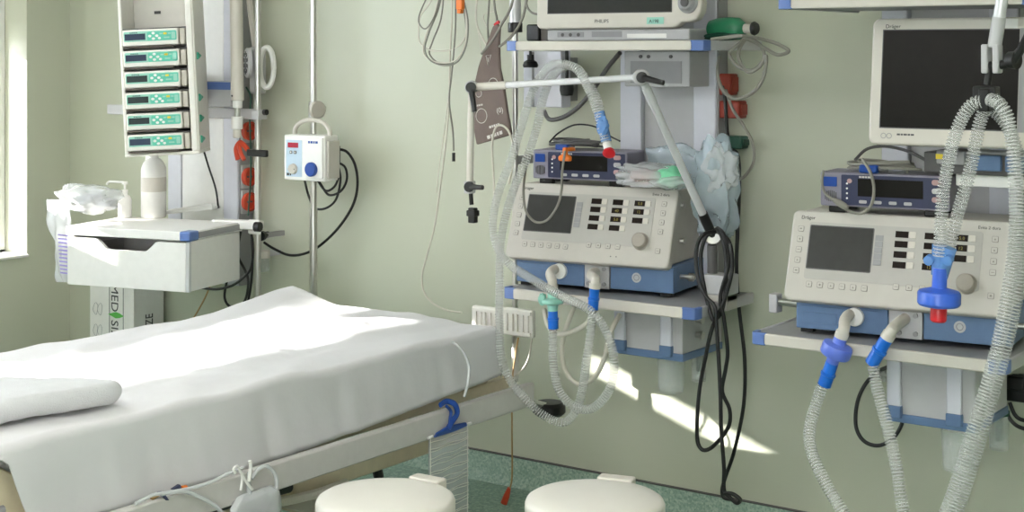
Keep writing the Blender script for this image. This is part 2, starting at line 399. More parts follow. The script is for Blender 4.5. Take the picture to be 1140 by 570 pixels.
def hem(y):
    h = .5+.02*math.sin(y*5)*0 
    h = .487+.055*max(0, (y-2.9)/1.1)**1.2
    if y < 2.18: h += .17*((2.18-y)/.07)**1.2
    return min(h, .68)
def sheet():
    bm = B(); rows = []
    # cross parameter: list of (x, drop)
    cs = []
    for k in range(12): cs.append((BX0-.012, 1-k/12, 0))
    for k in range(7):
        a = R(90*k/6); cs.append((BX0-.012+.02*(1-math.cos(a)), 0, .02*(1-math.sin(a))))
    NX = 46
    for k in range(1, NX): cs.append((BX0+.023+(BX1-BX0-.046)*k/NX, 0, 0))
    for k in range(7):
        a = R(90*k/6); cs.append((BX1+.012-.02*(1-math.sin(a)), 0, .02*(1-math.cos(a))))
    for k in range(1, 13): cs.append((BX1+.012, k/12, 0))
    cy = []
    NY = 110
    for k in range(NY+1): cy.append((BY0+(BY1-.03-BY0)*k/NY, 0))
    for k in range(1, 7):
        a = R(90*k/6); cy.append((BY1-.03+.035*math.sin(a), .035*(1-math.cos(a))))
    for k in range(1, 9): cy.append((BY1+.005, .035+.12*k/8))
    for y, dy in cy:
        row = []
        for i, (x, dr, dc) in enumerate(cs):
            top = BZ
            # broad unevenness and wrinkles
            q = Vector((x*2.2, y*1.5, 3)); top += .010*noise.noise(q)+.006*noise.noise(Vector((x*9, y*4, 1)))+.003*noise.noise(Vector((x*22, y*11, 5)))
            n1 = noise.noise(Vector((x*5+1.3*math.sin(y*2), y*2.2, 9))); top += .006*(1-abs(n1)*2)
            # raised far head corner and rumpled fold near the head
            top += .045*math.exp(-((x-BX0)/.14)**2-((y-3.95)/.22)**2)
            fx = x+3.50; fy = y-3.60-.10*math.sin(fx*7); 
            if -.22 < fx < .33: top += .034*math.exp(-(fy/.04)**2)*math.cos((fx-.05)/.27*1.5)**2
            fx = x+3.5; fy = (y-2.75)-.5*(x+3.5); top += .016*math.exp(-(fy/.03)**2-((fx)/.25)**2)+.012*math.exp(-((y-3.2-.3*(x+3.4))/.025)**2-((x+3.35)/.2)**2)
            z = top-dc-dy
            xx = x; yy = y
            if dr > 0:
                hz = hem(y) if x > -3.4 else .5
                z = (top-.02)+(hz-(top-.02))*dr-dy*.0
                if dy > 0: z = min(z, top-dy)
                sgn = 1 if x > -3.4 else -1
                fold = .009*noise.noise(Vector((y*6, z*1.2, 4)))+.007*noise.noise(Vector((y*17+z*3, z*2, 7)))
                xx = x+sgn*(max(fold, -.011)*min(1, dr*2.5)+.006*dr)
            if dy > 0: yy = y+.006*noise.noise(Vector((x*9, z*3, 2)))
            row.append(bm.v((xx, yy, z)))
        rows.append(row)
    for a, c in zip(rows, rows[1:]):
        for k in range(len(a)-1): bm.f([a[k], a[k+1], c[k+1], c[k]])
    return bm
o = sheet().make('bed_sheet', 'sheet', ang=80)
tag(o, 'white sheet draped over the bed mattress, half of it in bright sunlight', 'sheet')
so = o.modifiers.new('thick', 'SOLIDIFY'); so.thickness = .003; so.offset = 1
# folded blanket
def slab(poly, z0, z1, rr=.035, seed=3):
    bm = B(); n = len(poly); prof = []
    pts = smooth_path([(p[0], p[1], 0) for p in poly], 10, True)
    cx = sum((p for p in pts), Vector())/len(pts)
    hh = (z1-z0)/2; prof = [(0.0, z0), (.5, z0), (.93, z0)]
    for k in range(1, 8):
        a = R(-90+180*k/8); prof.append((None, a))
    rings = []
    def ring(inset, z):
        row = []
        for i, p in enumerate(pts):
            d = (p-cx); L = d.length
            q = cx+d*max(.0, (L-inset)/L)
            zz = z+.006*noise.noise(Vector((q.x*8, q.y*8, seed)))+.003*noise.noise(Vector((q.x*30, q.y*30, seed)))
            row.append(bm.v((q.x, q.y, zz)))
        return row
    for a in range(-90, 91, 15): rings.append(ring(rr*(1-math.cos(R(a))), (z0+z1)/2+hh*math.sin(R(a))))
    for f_ in (.1, .2, .3): 
        row = []
        for p in pts:
            d = p-cx; q = cx+d*(1-f_*3)*.85
            row.append(bm.v((q.x, q.y, z1+.004+.008*noise.noise(Vector((q.x*8, q.y*8, seed))))))
        rings.append(row)
    for a, c in zip(rings, rings[1:]):
        for k in range(len(a)): bm.f([a[k], a[(k+1) % len(a)], c[(k+1) % len(a)], c[k]])
    bm.f(rings[0][::-1]); bm.f(rings[-1])
    return bm
o = slab([(-3.015, 2.50), (-3.035, 2.36), (-3.07, 2.2), (-3.11, 2.03), (-3.25, 1.99), (-3.37, 2.03), (-3.37, 2.2), (-3.33, 2.36), (-3.19, 2.46), (-3.06, 2.52)], .716, .772, .026).make('folded_blanket', 'blanket', ang=80)
tag(o, 'thick white folded blanket lying on the foot half of the bed sheet', 'blanket')

# ------------------------------------------------------------------ things hung on the bed rail
XR = -2.862
hb = thing('drainage_bag', 'clear bag with white printed lines hung from the bed rail by a blue hook', 'drainage bag', UX(500, 520, XR))
ho = T(*-Vector(hb.location))
b = B(ho); b.tube([UX(490, 451, XR-.01), UX(497, 447, XR-.01), UX(506, 450, XR+.005), UX(509, 460, XR+.008), UX(503, 470, XR+.008), UX(499, 477, XR+.005)], .006, flat=1.5); 
b.tube([UX(497, 452, XR+.004), UX(502, 458, XR+.004), UX(501, 467, XR+.004), UX(500, 476, XR+.004)], .005)
hk = b.make('hook', 'blue_deep', hb)
b = B(ho); b.prism([UX(483, 487, XR).yz, UX(486, 482, XR).yz, UX(499, 474, XR).yz, UX(518, 470, XR).yz, UX(519, 474, XR).yz, UX(505, 480, XR).yz], XR-.004, XR+.006, 'x'); b.make('hanger_bar', 'blue_deep', hb, bevel=.002)
def bagpt(u, v): 
    L_ = UX(477, 489, XR); R_ = UX(520, 474, XR); return Vector((XR, L_.y+(R_.y-L_.y)*u, L_.z+(R_.z-L_.z)*u-.34*v+.004*math.sin(v*60)))
b = B(ho); g = [[None]*13 for _ in range(25)]
for s_ in (1, -1):
    g = [[b.v(bagpt(i/12, j/24)+Vector((s_*.004*math.sin(math.pi*i/12)*(.4+.6*math.sin(math.pi*j/24)), 0, 0))) for i in range(13)] for j in range(25)]
    for j in range(24):
        for i in range(12): b.f([g[j][i], g[j][i+1], g[j+1][i+1], g[j+1][i]])
bmesh.ops.remove_doubles(b.b, verts=b.b.verts, dist=.0005)
b.make('bag_film', 'film', hb, ang=80)
b = B(ho)
for j in range(1, 24):
    v = j/24; pts = [bagpt(i/10, v)+Vector((.006, 0, .002*math.sin(i*1.1+j))) for i in range(11)]
    b.tube(pts, .0013, n=5, sub=1)
for u in (.02, .98): b.tube([bagpt(u, j/12)+Vector((.005, 0, 0)) for j in range(13)], .0018, n=5, sub=1)
b.make('printed_lines', 'print_white', hb)
for u in (.0, 1.0):
    b = B(ho); b.tube([bagpt(u, -.01)+Vector((.004, -.006, .004)), bagpt(u, -.01)+Vector((.006, .012, .006))], .005, sub=2)
    b.make('corner_clip', 'white', hb)

um = thing('urine_meter_bag', 'clear drainage bag with white clip and tubing under the bed rail, near the lower left', 'drainage bag', UX(285, 555, XR))
uo = T(*-Vector(um.location))
b = B(uo); b.blob(UX(284, 572, XR+.012), .018, .09, .06, amp=.07, seed=2, squash=.35); b.make('bag_film', 'clear_milky', um, ang=80)
b = B(uo); b.blob(UX(283, 582, XR+.012), .014, .07, .045, amp=.08, seed=5, squash=.3); b.make('fluid', 'drain_fluid', um, ang=80)
b = B(uo); b.cyl(UX(277, 540, XR+.012), UX(277, 560, XR+.012), .007); b.cyl(UX(277, 526, XR+.012), UX(277, 541, XR+.012), .005); b.make('inlet_tube', 'clear_milky', um)
b = B(uo)
b.tube([UX(262, 527, XR+.02), UX(260, 522, XR+.02), UX(264, 519, XR+.02), UX(267, 524, XR+.02), UX(270, 530, XR+.02), UX(268, 546, XR+.02)], .0035)
b.tube([UX(270, 530, XR+.02), UX(276, 539, XR+.022), UX(281, 545, XR+.022)], .004); b.tube([UX(277, 536, XR+.02), UX(279, 520, XR+.02), UX(278, 513, XR+.02)], .005)
b.make('hanging_clip', 'white', um)
b = B(uo); b.tube([UX(280, 533, XR+.01), UX(287, 523, XR+.01), UX(296, 519, XR+.012), UX(305, 526, XR+.012), UX(308, 540, XR+.012), UX(305, 560, XR+.012), UX(303, 580, XR+.01)], .0055); b.make('drain_tube', 'clear_milky', um)

b = B(); b.tube([UX(150, 561, XR), UX(168, 552, XR), UX(182, 549, XR), UX(205, 545, XR), UX(232, 538, XR), UX(252, 528, XR), UX(270, 521, XR)], .0045)
o = b.make('drain_line', 'clear_milky', loc=UX(205, 545, -2.9))
tag(o, 'thin clear tube running along the near side of the bed rail', 'tube')
b = B(); b.tube([UX(180, 550, XR+.0), UX(205, 547, XR+.005), UX(228, 556, XR+.01), UX(243, 566, XR+.012), UX(252, 580, XR+.01)], .0055)
o = b.make('drain_tube', 'clear_milky', loc=UX(228, 556, XR)); tag(o, 'clear tube looping down from the blue clamp on the bed rail', 'tube')
cl = thing('tube_clamp', 'dark blue winged tube clamp with orange band on the bed rail', 'clamp', UX(190, 550, XR+.01))
co = T(*-Vector(cl.location))
b = B(co); b.prism([UX(176, 548, 0-2.87).yz, UX(181, 547, -2.87).yz, UX(188, 557, -2.87).yz, UX(184, 557, -2.87).yz], -2.878, -2.866, 'x'); b.prism([UX(191, 545, -2.87).yz, UX(200, 539, -2.87).yz, UX(202, 544, -2.87).yz, UX(194, 546, -2.87).yz], -2.878, -2.866, 'x')
b.make('wing', 'navy', cl, bevel=.002)
b = B(co); b.cyl(UX(202, 545, -2.875), UX(207, 544, -2.875), .009); b.make('band', 'orange', cl)
b = B(co); b.cyl(UX(168, 555, -2.885), UX(180, 549, -2.878), .006, .004); b.make('tip', 'tan_rubber', cl)
b = B(); b.tube([UX(503, 381, -2.93), UX(509, 384, -2.895), UX(517, 394, -2.88), UX(522, 408, -2.87), UX(521, 425, -2.86), UX(517, 442, -2.86)], .0045)
o = b.make('infusion_line', 'clear_milky', loc=UX(521, 408, -2.885)); tag(o, 'thin clear tube hanging over the side of the sheet near the head end', 'tube')

# ================================================================== PEDAL BINS
def pedal_bin(x, y, lab, rot):
    t = thing('pedal_bin', lab, 'bin', (x, y, 0), (0, 0, rot), group='round pedal bins beside the bed')
    r = .166
    B().lathe([(0, 0.004), (r-.012, .004), (r-.006, .012), (r-.008, .5), (0, .5)], n=56).make('body', 'warm_white', t)
    B().lathe([(r-.03, .501), (r-.003, .501), (r, .506), (r, .532), (r-.004, .541), (r-.012, .546), (r-.05, .552), (.07, .556), (0, .557)], n=64).make('lid', 'bin_lid', t, ang=50)
    B().box(-.045, r-.02, .5, .045, r+.02, .552).make('hinge', 'warm_white', t, bevel=.004)
    B().box(-.05, -r-.055, .012, .05, -r+.01, .026).make('pedal', 'black', t, bevel=.004)
    return t
pedal_bin(-2.335, 2.735, 'round white lidded bin beside the near rail of the bed, left one of two', 2)
pedal_bin(-1.925, 3.015, 'round white lidded bin in front of the wall, right one of two', 14)
# ================================================================== LEFT EQUIPMENT COLUMN
CXa, CXb = -5.05, -4.62
def column(name, lab, x0, x1, z0, z1, y0, recess):
    t = thing(name, lab, 'wall column', ((x0+x1)/2, YW, z0)); M = T(*-Vector(t.location))
    b = B(M); b.box(x0, y0+.03, z0, x1, YW-.001, z1); b.make('back_plate', 'mid_grey', t)
    w_ = .085
    for a in (x0, x1-w_): B(M).box(a, y0, z0, a+w_, y0+.06, z1).make('rail', 'alu_white', t, bevel=.004)
    B(M).box(x0+w_+.004, y0+recess, z0, x1-w_-.004, y0+.05, z1).make('centre_panel', 'light_grey' if recess > .01 else 'white', t)
    B(M).box(x1, y0+.008, z0, x1+.006, y0+.07, z1).make('side_strip', 'mid_grey', t)
    return t
column('equipment_column', 'white wall column behind the stack of infusion pumps', CXa, CXb, .62, 2.5, 4.46, .004)
# horizontal rail
t = thing('mounting_rail', 'grey horizontal mounting rail behind the infusion pump rack', 'rail', U(205, 124, 4.42)); M = T(*-Vector(t.location))
p, q = U(120, 122, 4.42), U(287, 124, 4.42); z = 1.345
B(M).box(p.x, 4.415, z-.022, q.x+.01, 4.43, z+.022).make('bar', 'light_grey', t, bevel=.003)
for x in (-4.95, -4.7): B(M).box(x-.03, 4.43, z-.018, x+.03, 4.462, z+.018).make('bracket', 'mid_grey', t, bevel=.002)
# device with blue stripe on the rail
p, q = U(233, 90, 4.38), U(257, 119, 4.38)
t = thing('rail_module', 'small grey box with a blue top stripe clipped on the mounting rail', 'module', ((p.x+q.x)/2, 4.38, q.z)); M = T(*-Vector(t.location))
B(M).box(p.x, 4.36, q.z, q.x+.02, 4.414, p.z).make('case', 'light_grey', t, bevel=.004)
B(M).box(p.x+.002, 4.357, p.z-.035, q.x+.018, 4.361, p.z-.004).make('stripe', 'blue_trim', t)
# steel pole with clamps
pp = U(287, 200, 4.38)
t = thing('steel_pole', 'upright steel pole beside the orange sockets, ending above the bed', 'pole', (pp.x, 4.38, .6)); M = T(*-Vector(t.location))
B(M).cyl((pp.x, 4.38, .59), (pp.x, 4.38, 2.5), .0125, n=24).make('tube', 'steel', t)
b = B(M); b.box(pp.x-.02, 4.362, 1.325, pp.x+.02, 4.415, 1.365); b.make('rail_clamp', 'light_grey', t, bevel=.004)
b = B(M); b.cyl(U(294, 125, 4.36), U(297, 125, 4.36), .012); b.make('clamp_screw', 'black', t)
# black arm clamp with orange holder
t = thing('hose_clip', 'orange hose clip held to the steel pole by a black arm', 'clip', U(285, 170, 4.37)); M = T(*-Vector(t.location))
a, c = U(278, 170, 4.36), U(298, 169, 4.36)
B(M).box(a.x-.01, 4.35, a.z-.014, c.x, 4.366, a.z+.014).make('arm', 'black', t, bevel=.004)
b = B(M); b.tube(W([(265, 178), (263, 166), (267, 159), (272, 162), (276, 167)], 4.37), .012, flat=.7); b.tube(W([(266, 160), (268, 170), (272, 178)], 4.37), .009); b.make('hook', 'red_socket', t)
# sockets on the side of the column
for i, (y_, lab) in enumerate(((139, 'uppermost orange socket on the column side, just above the hose clip'), (190, 'orange socket on the column side just below the hose clip'), (218, 'lowest orange socket on the column side, above the drawer unit'))):
    c = UX(268, y_+7, CXb+.008)
    t = thing('power_socket', lab, 'socket', (CXb+.006, 4.505, c.z), group='orange power sockets'); 
    B().box(0, -.035, -.05, .012, .03, .05).make('plate', 'light_grey', t, bevel=.003)
    b = B(); b.lathe([(.038, .012), (.040, .03), (.034, .034), (.03, .02), (0, .02)], (0, -.003, 0), (1, 0, 0)); b.make('socket_face', 'red_socket', t)
    b = B(); b.cyl((.02, -.013, 0), (.026, -.013, 0), .004); b.cyl((.02, .007, 0), (.026, .007, 0), .004); b.make('contacts', 'dark_grey', t)
# lamp arms
t = thing('ceiling_boom', 'thick white jointed arm hanging down in front of the column', 'boom', U(264, 120, 4.34)); M = T(*-Vector(t.location))
a, c = U(262, -60, 4.34), U(264.5, 112, 4.34)
B(M).cyl((a.x, 4.34, a.z), (c.x, 4.34, c.z), .026, n=28).make('tube', 'warm_white', t, bevel=.004)
b = B(M); b.cyl((c.x, 4.34, c.z+.005), (c.x, 4.34, c.z-.03), .02); b.make('joint', 'white', t, bevel=.003)
c2 = U(264, 133, 4.34); b = B(M); b.cyl((c.x, 4.34, c.z-.03), (c2.x, 4.34, c2.z-.005), .013); b.make('pin', 'steel', t)
b = B(M); b.cyl((c2.x, 4.34, c2.z+.012), (c2.x, 4.34, c2.z-.04), .024); b.make('socket', 'white', t, bevel=.003)
b = B(M); b.cyl((c2.x, 4.34, c2.z-.04), (c2.x, 4.34, c2.z-.075), .017); b.make('plug', 'warm_white', t, bevel=.003)
b = B(M); b.cyl((c.x-.004, 4.318, c.z+.02), (c.x-.004, 4.312, c.z+.02), .004); b.make('screw', 'dark_grey', t)
t = thing('reading_lamp', 'white lamp head with round black grille on a thin white arm', 'lamp', U(283, 78, 4.44)); M = T(*-Vector(t.location))
b = B(M); b.tube([U(275, -40, 4.44), U(278, 5, 4.44), U(284, 52, 4.44)], .012, sub=3); b.make('arm', 'warm_white', t)
cc = U(284, 75, 4.44); ax = Vector((-.55, -.83, 0)).normalized()
b = B(M); b.box(cc.x-.02, 4.42, cc.z-.11, cc.x+.035, 4.475, cc.z+.085); b.make('housing', 'light_grey', t, bevel=.012, seg=3)
gc = U(278, 70, 4.40)
b = B(M); b.lathe([(0, 0), (.062, 0), (.062, .012), (.058, .016), (0, .018)], gc, ax); b.make('lamp_head', 'light_grey', t)
b = B(M)
xx = ax.orthogonal().normalized(); xx = Vector((0, 0, 1)); yy = ax.cross(xx)
for (r_, n_) in ((0, 1), (.02, 6), (.04, 10)):
    for k in range(n_):
        o2 = gc+ax*.017+xx*(r_*math.cos(6.283*k/n_))+yy*(r_*math.sin(6.283*k/n_)); b.lathe([(.008, 0), (.0095, .002), (0, .003)], o2, ax, n=10)
b.make('grille', 'black', t)
rc = U(297, 75, 4.45)
b = B(M); b.rings([rc+Vector((.0+.028*math.cos(6.283*k/32), .012*math.cos(6.283*k/32), .082*math.sin(6.283*k/32))) for k in range(32)], .012, 8, True); b.make('rim', 'white', t)
# ------------------------------------------------------------------ rack of infusion pumps
rk_o = U(138.5, 172, 3.98)
YAWR, ROLL = 36, -2.8
rack = thing('pump_rack', 'white tilted rack holding the stack of infusion pumps', 'rack', rk_o, (0, ROLL, YAWR))
RWd, RD, RH = .318, .22, .80
B().box(0, .005, 0, .014, RD, RH).make('side_panel', 'rack_white', rack, bevel=.004)
B().box(.268, .0, 0, .294, .03, RH).make('front_post', 'rack_white', rack, bevel=.004)
B().box(.288, .004, 0, .300, RD, RH).make('side_panel', 'rack_white', rack, bevel=.004)
B().box(.014, RD-.012, 0, .288, RD, RH).make('back_panel', 'rack_white', rack)
B().box(.0, .0, -.012, .30, RD, .001).make('bottom_shelf', 'rack_white', rack, bevel=.004)
for k in range(6): B().box(.014, .012, .0835*(k+1)-.0065, .268, RD-.012, .0835*(k+1)-.0025).make('shelf', 'dark_grey', rack)
B().box(.10, RD-.02, .56, .125, RD-.0115, .572).make('latch', 'dark_grey', rack)
for zz in (.0835*0+.03, .0835*1+.03, .0835*2+.03, .0835*4+.03):
    b = B(); b.prism([(.03, zz), (.03, zz+.03), (.09, zz+.018), (.09, zz+.012)], .299, .307, 'x'); b.make('release_tab', 'teal_dark', rack, bevel=.002)
B().box(.06, RD, .2, .24, RD+.19, .30).make('mount_arm', 'mid_grey', rack, bevel=.004)
where = ['infusion pump lowest in the stack, its lower left corner in the sun', 'second infusion pump up from the bottom of the stack', 'third infusion pump up from the bottom of the stack', 'third infusion pump down from the top of the stack', 'second infusion pump down from the top of the stack', 'topmost infusion pump of the stack, below the empty bay']
Rm = Matrix.Rotation(R(YAWR), 4, 'Z') @ Matrix.Rotation(R(ROLL), 4, 'Y')
def infusion_pump():
    t = thing('infusion_pump', 'x', 'infusion pump', group='stacked infusion pumps')
    b = B(); b.box(.0, 0, 0, .222, .16, .066); b.make('case', 'rack_white', t, bevel=.006, seg=3)
    b = B(); b.box(.224, .012, 0, .246, .16, .064); b.make('side_door', 'warm_white', t, bevel=.005)
    P = frame((0, 0, 0))
    B(P).prism(rrect(.006, .018, .216, .058, .006), -.002, .0012, 'z').make('faceplate', 'mint', t)
    B(P).prism(rrect(.100, .019, .215, .055, .005), -.002, .0020, 'z').make('keypad', 'teal', t)
    B(P).box(.010, .024, 0, .092, .049, .0026).make('lcd_screen', 'lcd', t)
    b = B(P)
    for dx, dz in ((-.014, 0), (.014, 0), (0, .011), (0, -.011)): b.prism([(.124+dx+.0065*math.cos(6.283*k/12), .038+dz+.0052*math.sin(6.283*k/12)) for k in range(12)], .001, .0034, 'z')
    b.prism([(.148+.006*math.cos(6.283*k/12), .028+.005*math.sin(6.283*k/12)) for k in range(12)], .001, .0034, 'z'); b.make('keys', 'white', t)
    b = B(P)
    for x, z in ((.155, .046), (.172, .030), (.188, .046), (.182, .030)): b.prism(rrect(x-.006, z-.003, x+.006, z+.003, .002), .001, .003, 'z')
    b.make('keys', 'mint', t); B(P).prism(rrect(.164, .042, .178, .050, .002), .001, .0034, 'z').make('alarm_key', 'yellow', t)
    B(P).prism(rrect(.196, .024, .211, .051, .003), .001, .003, 'z').make('power_key', 'mint', t)
    bars('printed_marks', 'print_dark', t, P @ T(0, 0, .0012), .03, .0515, .003, (.006, .009, .005, .008))
    B().box(.002, -.002, -.008, .20, .05, -.002).make('tray_lip', 'brown_grey', t, bevel=.002)
    return t
ip = infusion_pump()
for k in range(6):
    o = ip if k == 0 else copy_tree(ip)
    o.location = Vector(rk_o)+(Rm @ Vector((.017, -.012, .0835*k+.0105))); o.rotation_euler = (0, R(ROLL), R(YAWR))
    o['label'] = 'white and teal '+where[k]
    if k in (1, 2, 3):
        for ch in o.children:
            if ch.name.startswith('lcd_screen'):
                ch.data = ch.data.copy(); ch.data.materials.clear(); ch.data.materials.append(MATS['lcd_dark'])
# ------------------------------------------------------------------ drawer unit
DW, DD, DH = .565, .37, .232
dr_o = Vector((-4.955, 3.86, .675)); DY = 14
dr = thing('drawer_unit', 'white tray table with one drawer and blue corners, clamped to the steel pole', 'drawer unit', dr_o, (0, 0, DY))
b = B(); b.box(-.005, -.01, .196, DW+.012, DD, DH); b.make('worktop', 'white', dr, bevel=.004)
b = B(); b.box(DW-.035, -.013, .195, DW+.015, .05, DH+.001); b.make('corner_cap', 'blue_trim', dr, bevel=.006)
B().box(DW+.011, .05, .203, DW+.016, DD-.01, .226).make('edge_rail', 'mid_grey', dr)
b = B(); b.box(0, .02, 0, .012, DD-.01, .194); b.make('side_panel', 'white', dr, bevel=.002)
b = B(); b.box(DW-.008, .012, 0, DW+.004, DD-.01, .194); b.make('side_panel', 'white', dr, bevel=.002)
b = B(); b.box(.012, DD-.022, 0, DW-.008, DD-.01, .194); b.make('back_panel', 'white', dr)
B().box(.012, .02, 0, DW-.008, DD-.022, .008).make('bottom_panel', 'white', dr)
poly = [(-.002, -.002), (DW-.012, -.002), (DW-.012, .188), (.43, .188), (.415, .184), (.375, .150), (.36, .146), (.20, .146), (.185, .150), (.145, .184), (.13, .188), (-.002, .188)]
fr = B(); fr.prism(poly, -.004, .014, 'y'); fr = fr.make('drawer', 'white', dr, bevel=.002)
for x in (.02, DW-.022): B().box(x, .014, .012, x+.006, DD-.04, .15).make('drawer_side', 'light_grey', fr)
b = B(); b.box(DW-.012, -.003, -.002, DW+.004, .014, .192); b.make('edge_strip', 'alu', dr, bevel=.002)
Mi = (Matrix.Translation(dr_o) @ Matrix.Rotation(R(DY), 4, 'Z')).inverted()
a, c = Mi @ Vector((pp.x, 4.352, .895)), Mi @ Vector((pp.x-.02, 4.25, .895))
b = B(); b.box(DW-.12, DD-.03, .205, a.x+.03, DD+.02, .24); b.make('bracket', 'white', dr, bevel=.006)
b = B(); b.box(a.x-.03, DD+.0, .185, a.x+.028, a.y+.008, .245); b.make('pole_clamp', 'white', dr, bevel=.008)
b = B(); b.cyl((a.x+.028, a.y-.03, .222), (a.x+.055, a.y-.03, .222), .02); b.make('clamp_knob', 'black', dr, bevel=.003)
# things on the tray table
def on_top(px, py): return UZ(px, py, .908)
c = on_top(171, 242)
t = thing('disinfectant_bottle', 'large white plastic bottle standing on the tray table, below the pump stack', 'bottle', c)
B().lathe([(.0, 0), (.048, 0), (.052, .006), (.052, .195), (.05, .21), (.042, .23), (.028, .245), (.019, .25), (.019, .258), (0, .258)], n=36).make('body', 'white', t)
B().lathe([(.0, .258), (.022, .258), (.022, .275), (.017, .285), (0, .285)], n=24).make('cap', 'white', t)
B().lathe([(.0525, .11), (.0525, .17)], n=36).make('label_sticker', 'warm_white', t)
c = on_top(139, 242)
t = thing('pump_dispenser', 'small white dispenser bottle with a long pump spout on the tray table', 'dispenser', c)
B().lathe([(0, 0), (.026, 0), (.028, .004), (.028, .075), (.022, .088), (.012, .094), (.012, .1), (0, .1)], n=28).make('body', 'white', t)
B().lathe([(0, .1), (.013, .1), (.013, .116), (.005, .117), (.005, .138), (.012, .139), (.012, .15), (0, .15)], n=20).make('pump_head', 'white', t)
b = B(); b.tube([(.0, 0, .146), (-.04, -.0, .146), (-.1, -.0, .144), (-.116, 0, .132)], .0048); b.make('spout', 'white', t)
b = B(); c = on_top(214, 240); M = T(*c) @ Matrix.Rotation(R(20), 4, 'Z') @ Matrix.Rotation(R(-7), 4, 'Y')
b = B(M); b.box(-.14, -.04, .018, .12, .05, .03); b.prism([(-.14, .03), (.12, .03), (.115, .044), (-.13, .034)], -.04, -.034, 'y'); b.prism([(-.14, .03), (.12, .03), (.115, .044), (-.13, .034)], .044, .05, 'y')
tag(b.make('instrument_tray', 'white', bevel=.002, loc=c), 'narrow white tray lying tilted on the tray table, right of the bottle', 'tray')
# plastic bag at the left side of the drawer unit
pb = thing('plastic_bag', 'crumpled clear plastic bag with violet print hanging at the left of the drawer unit', 'plastic bag', U(75, 300, 3.98)); M = T(*-Vector(pb.location))
b = B(M)
nx, nz = 26, 30
def bagp(i, j, s_):
    u, v = i/nx, j/nz
    px = 52+26*u+(10 if v > .25 else 0)*min(1, (v-.25)*4 if v > .25 else 0)*(1-u)+.0; py = 222+92*v
    p = U(px, py, 3.99+.03*u)
    wv = math.sin(math.pi*u)*math.sin(math.pi*min(1, v*1.0))
    p.y += s_*(.028*wv+.012*noise.noise(Vector((u*4, v*5, s_*3))))
    p.x += .012*noise.noise(Vector((u*3, v*6, 8)))
    return p
for s_ in (-1, 1):
    g = [[b.v(bagp(i, j, s_)) for i in range(nx+1)] for j in range(nz+1)]
    for j in range(nz):
        for i in range(nx): b.f([g[j][i], g[j][i+1], g[j+1][i+1], g[j+1][i]])
b.make('film', 'clear_milky', pb, ang=60)
b = B(M); c = U(98, 228, 4.02); c.z = 1.0
b.blob(c, .165, .06, .055, amp=.22, fr=5, n=40, m=24, seed=4, squash=.2); b.make('crumpled_top', 'film', pb, ang=60)
b = B(M); c = U(105, 226, 4.02); c.z = .985; b.blob(c, .10, .045, .035, amp=.3, fr=6, seed=9); b.make('contents', 'light_grey', pb, ang=60)
b = B(M)
for k in range(11):
    a, c = U(66+.4*k*.6, 262+4.2*k, 3.955), U(76.5, 262.5+4.2*k, 3.955)
    b.box(a.x, 3.948, a.z, c.x, 3.9495, a.z+.006)
b.make('print', 'print_violet', pb)
# ------------------------------------------------------------------ carton behind the bed
p = U(100, 340, 4.36); q = U(149, 340, 4.36)
cw = q.x-p.x
t = thing('carton', 'tall white carton with upright lettering and a green leaf, beneath the drawer unit', 'carton', (p.x, 4.36, 0))
B().box(0, 0, 0.005, cw, .17, .62).make('box', 'white', t, bevel=.003)
P = frame((0, 0, 0))
zl = H-(351-HZ)/F*((4.36)/(ca+((130-570)/F)*sa))
for wd, dz, al in (('MED', .012, 'RIGHT'), ('SIZE', -.022, 'LEFT')): text('lettering', wd, .066, 'print_dark', t, P @ T(cw*.50, zl+dz, .001) @ Matrix.Rotation(R(-90), 4, 'Z'), align=al, sx=.95)
b = B(P); b.box(cw*.45, .25, 0, cw*.46, .60, .001); b.box(cw*.76, .25, 0, cw*.77, .60, .001); b.make('printed_lines', 'print_dark', t)
def leaf(cx, cz, w_, h_, P, par):
    pts = [(cx-w_/2, cz), (cx-w_*.2, cz+h_*.3), (cx, cz+h_*.5), (cx+w_*.25, cz+h_*.35), (cx+w_/2, cz), (cx+w_*.25, cz-h_*.35), (cx, cz-h_*.5), (cx-w_*.2, cz-h_*.3)]
    B(P).prism(pts, 0, .0012, 'z').make('printed_leaf', 'print_green', par)
zl = H-(351-HZ)/F*((4.36)/(ca+((130-570)/F)*sa))
leaf(cw*.60, zl, .105, .028, P, t)
b = B(P)
for dz, sc_ in ((.01, 1), (-.085, .9), (-.16, .8)):
    for dx in (0, .03): b.tube([(cw*.12+dx, zl+dz+.03, .001), (cw*.12+dx-.012*sc_, zl+dz, .001), (cw*.12+dx+.01, zl+dz-.02, .001), (cw*.12+dx+.02*sc_, zl+dz+.02, .001), (cw*.12+dx+.006, zl+dz+.034, .001)], .0012, n=4, sub=4)
b.make('handwriting', 'mid_grey', t)
Ps = Matrix(((0, 0, 1, cw), (1, 0, 0, 0), (0, 1, 0, 0), (0, 0, 0, 1)))
text('side_lettering', 'SIZE', .06, 'print_dark', t, Ps @ T(.06, .37, .001) @ Matrix.Rotation(R(90), 4, 'Z') @ T(0, -.045, 0), sx=.75)
leaf(.08, .375, .07, .022, Ps, t)
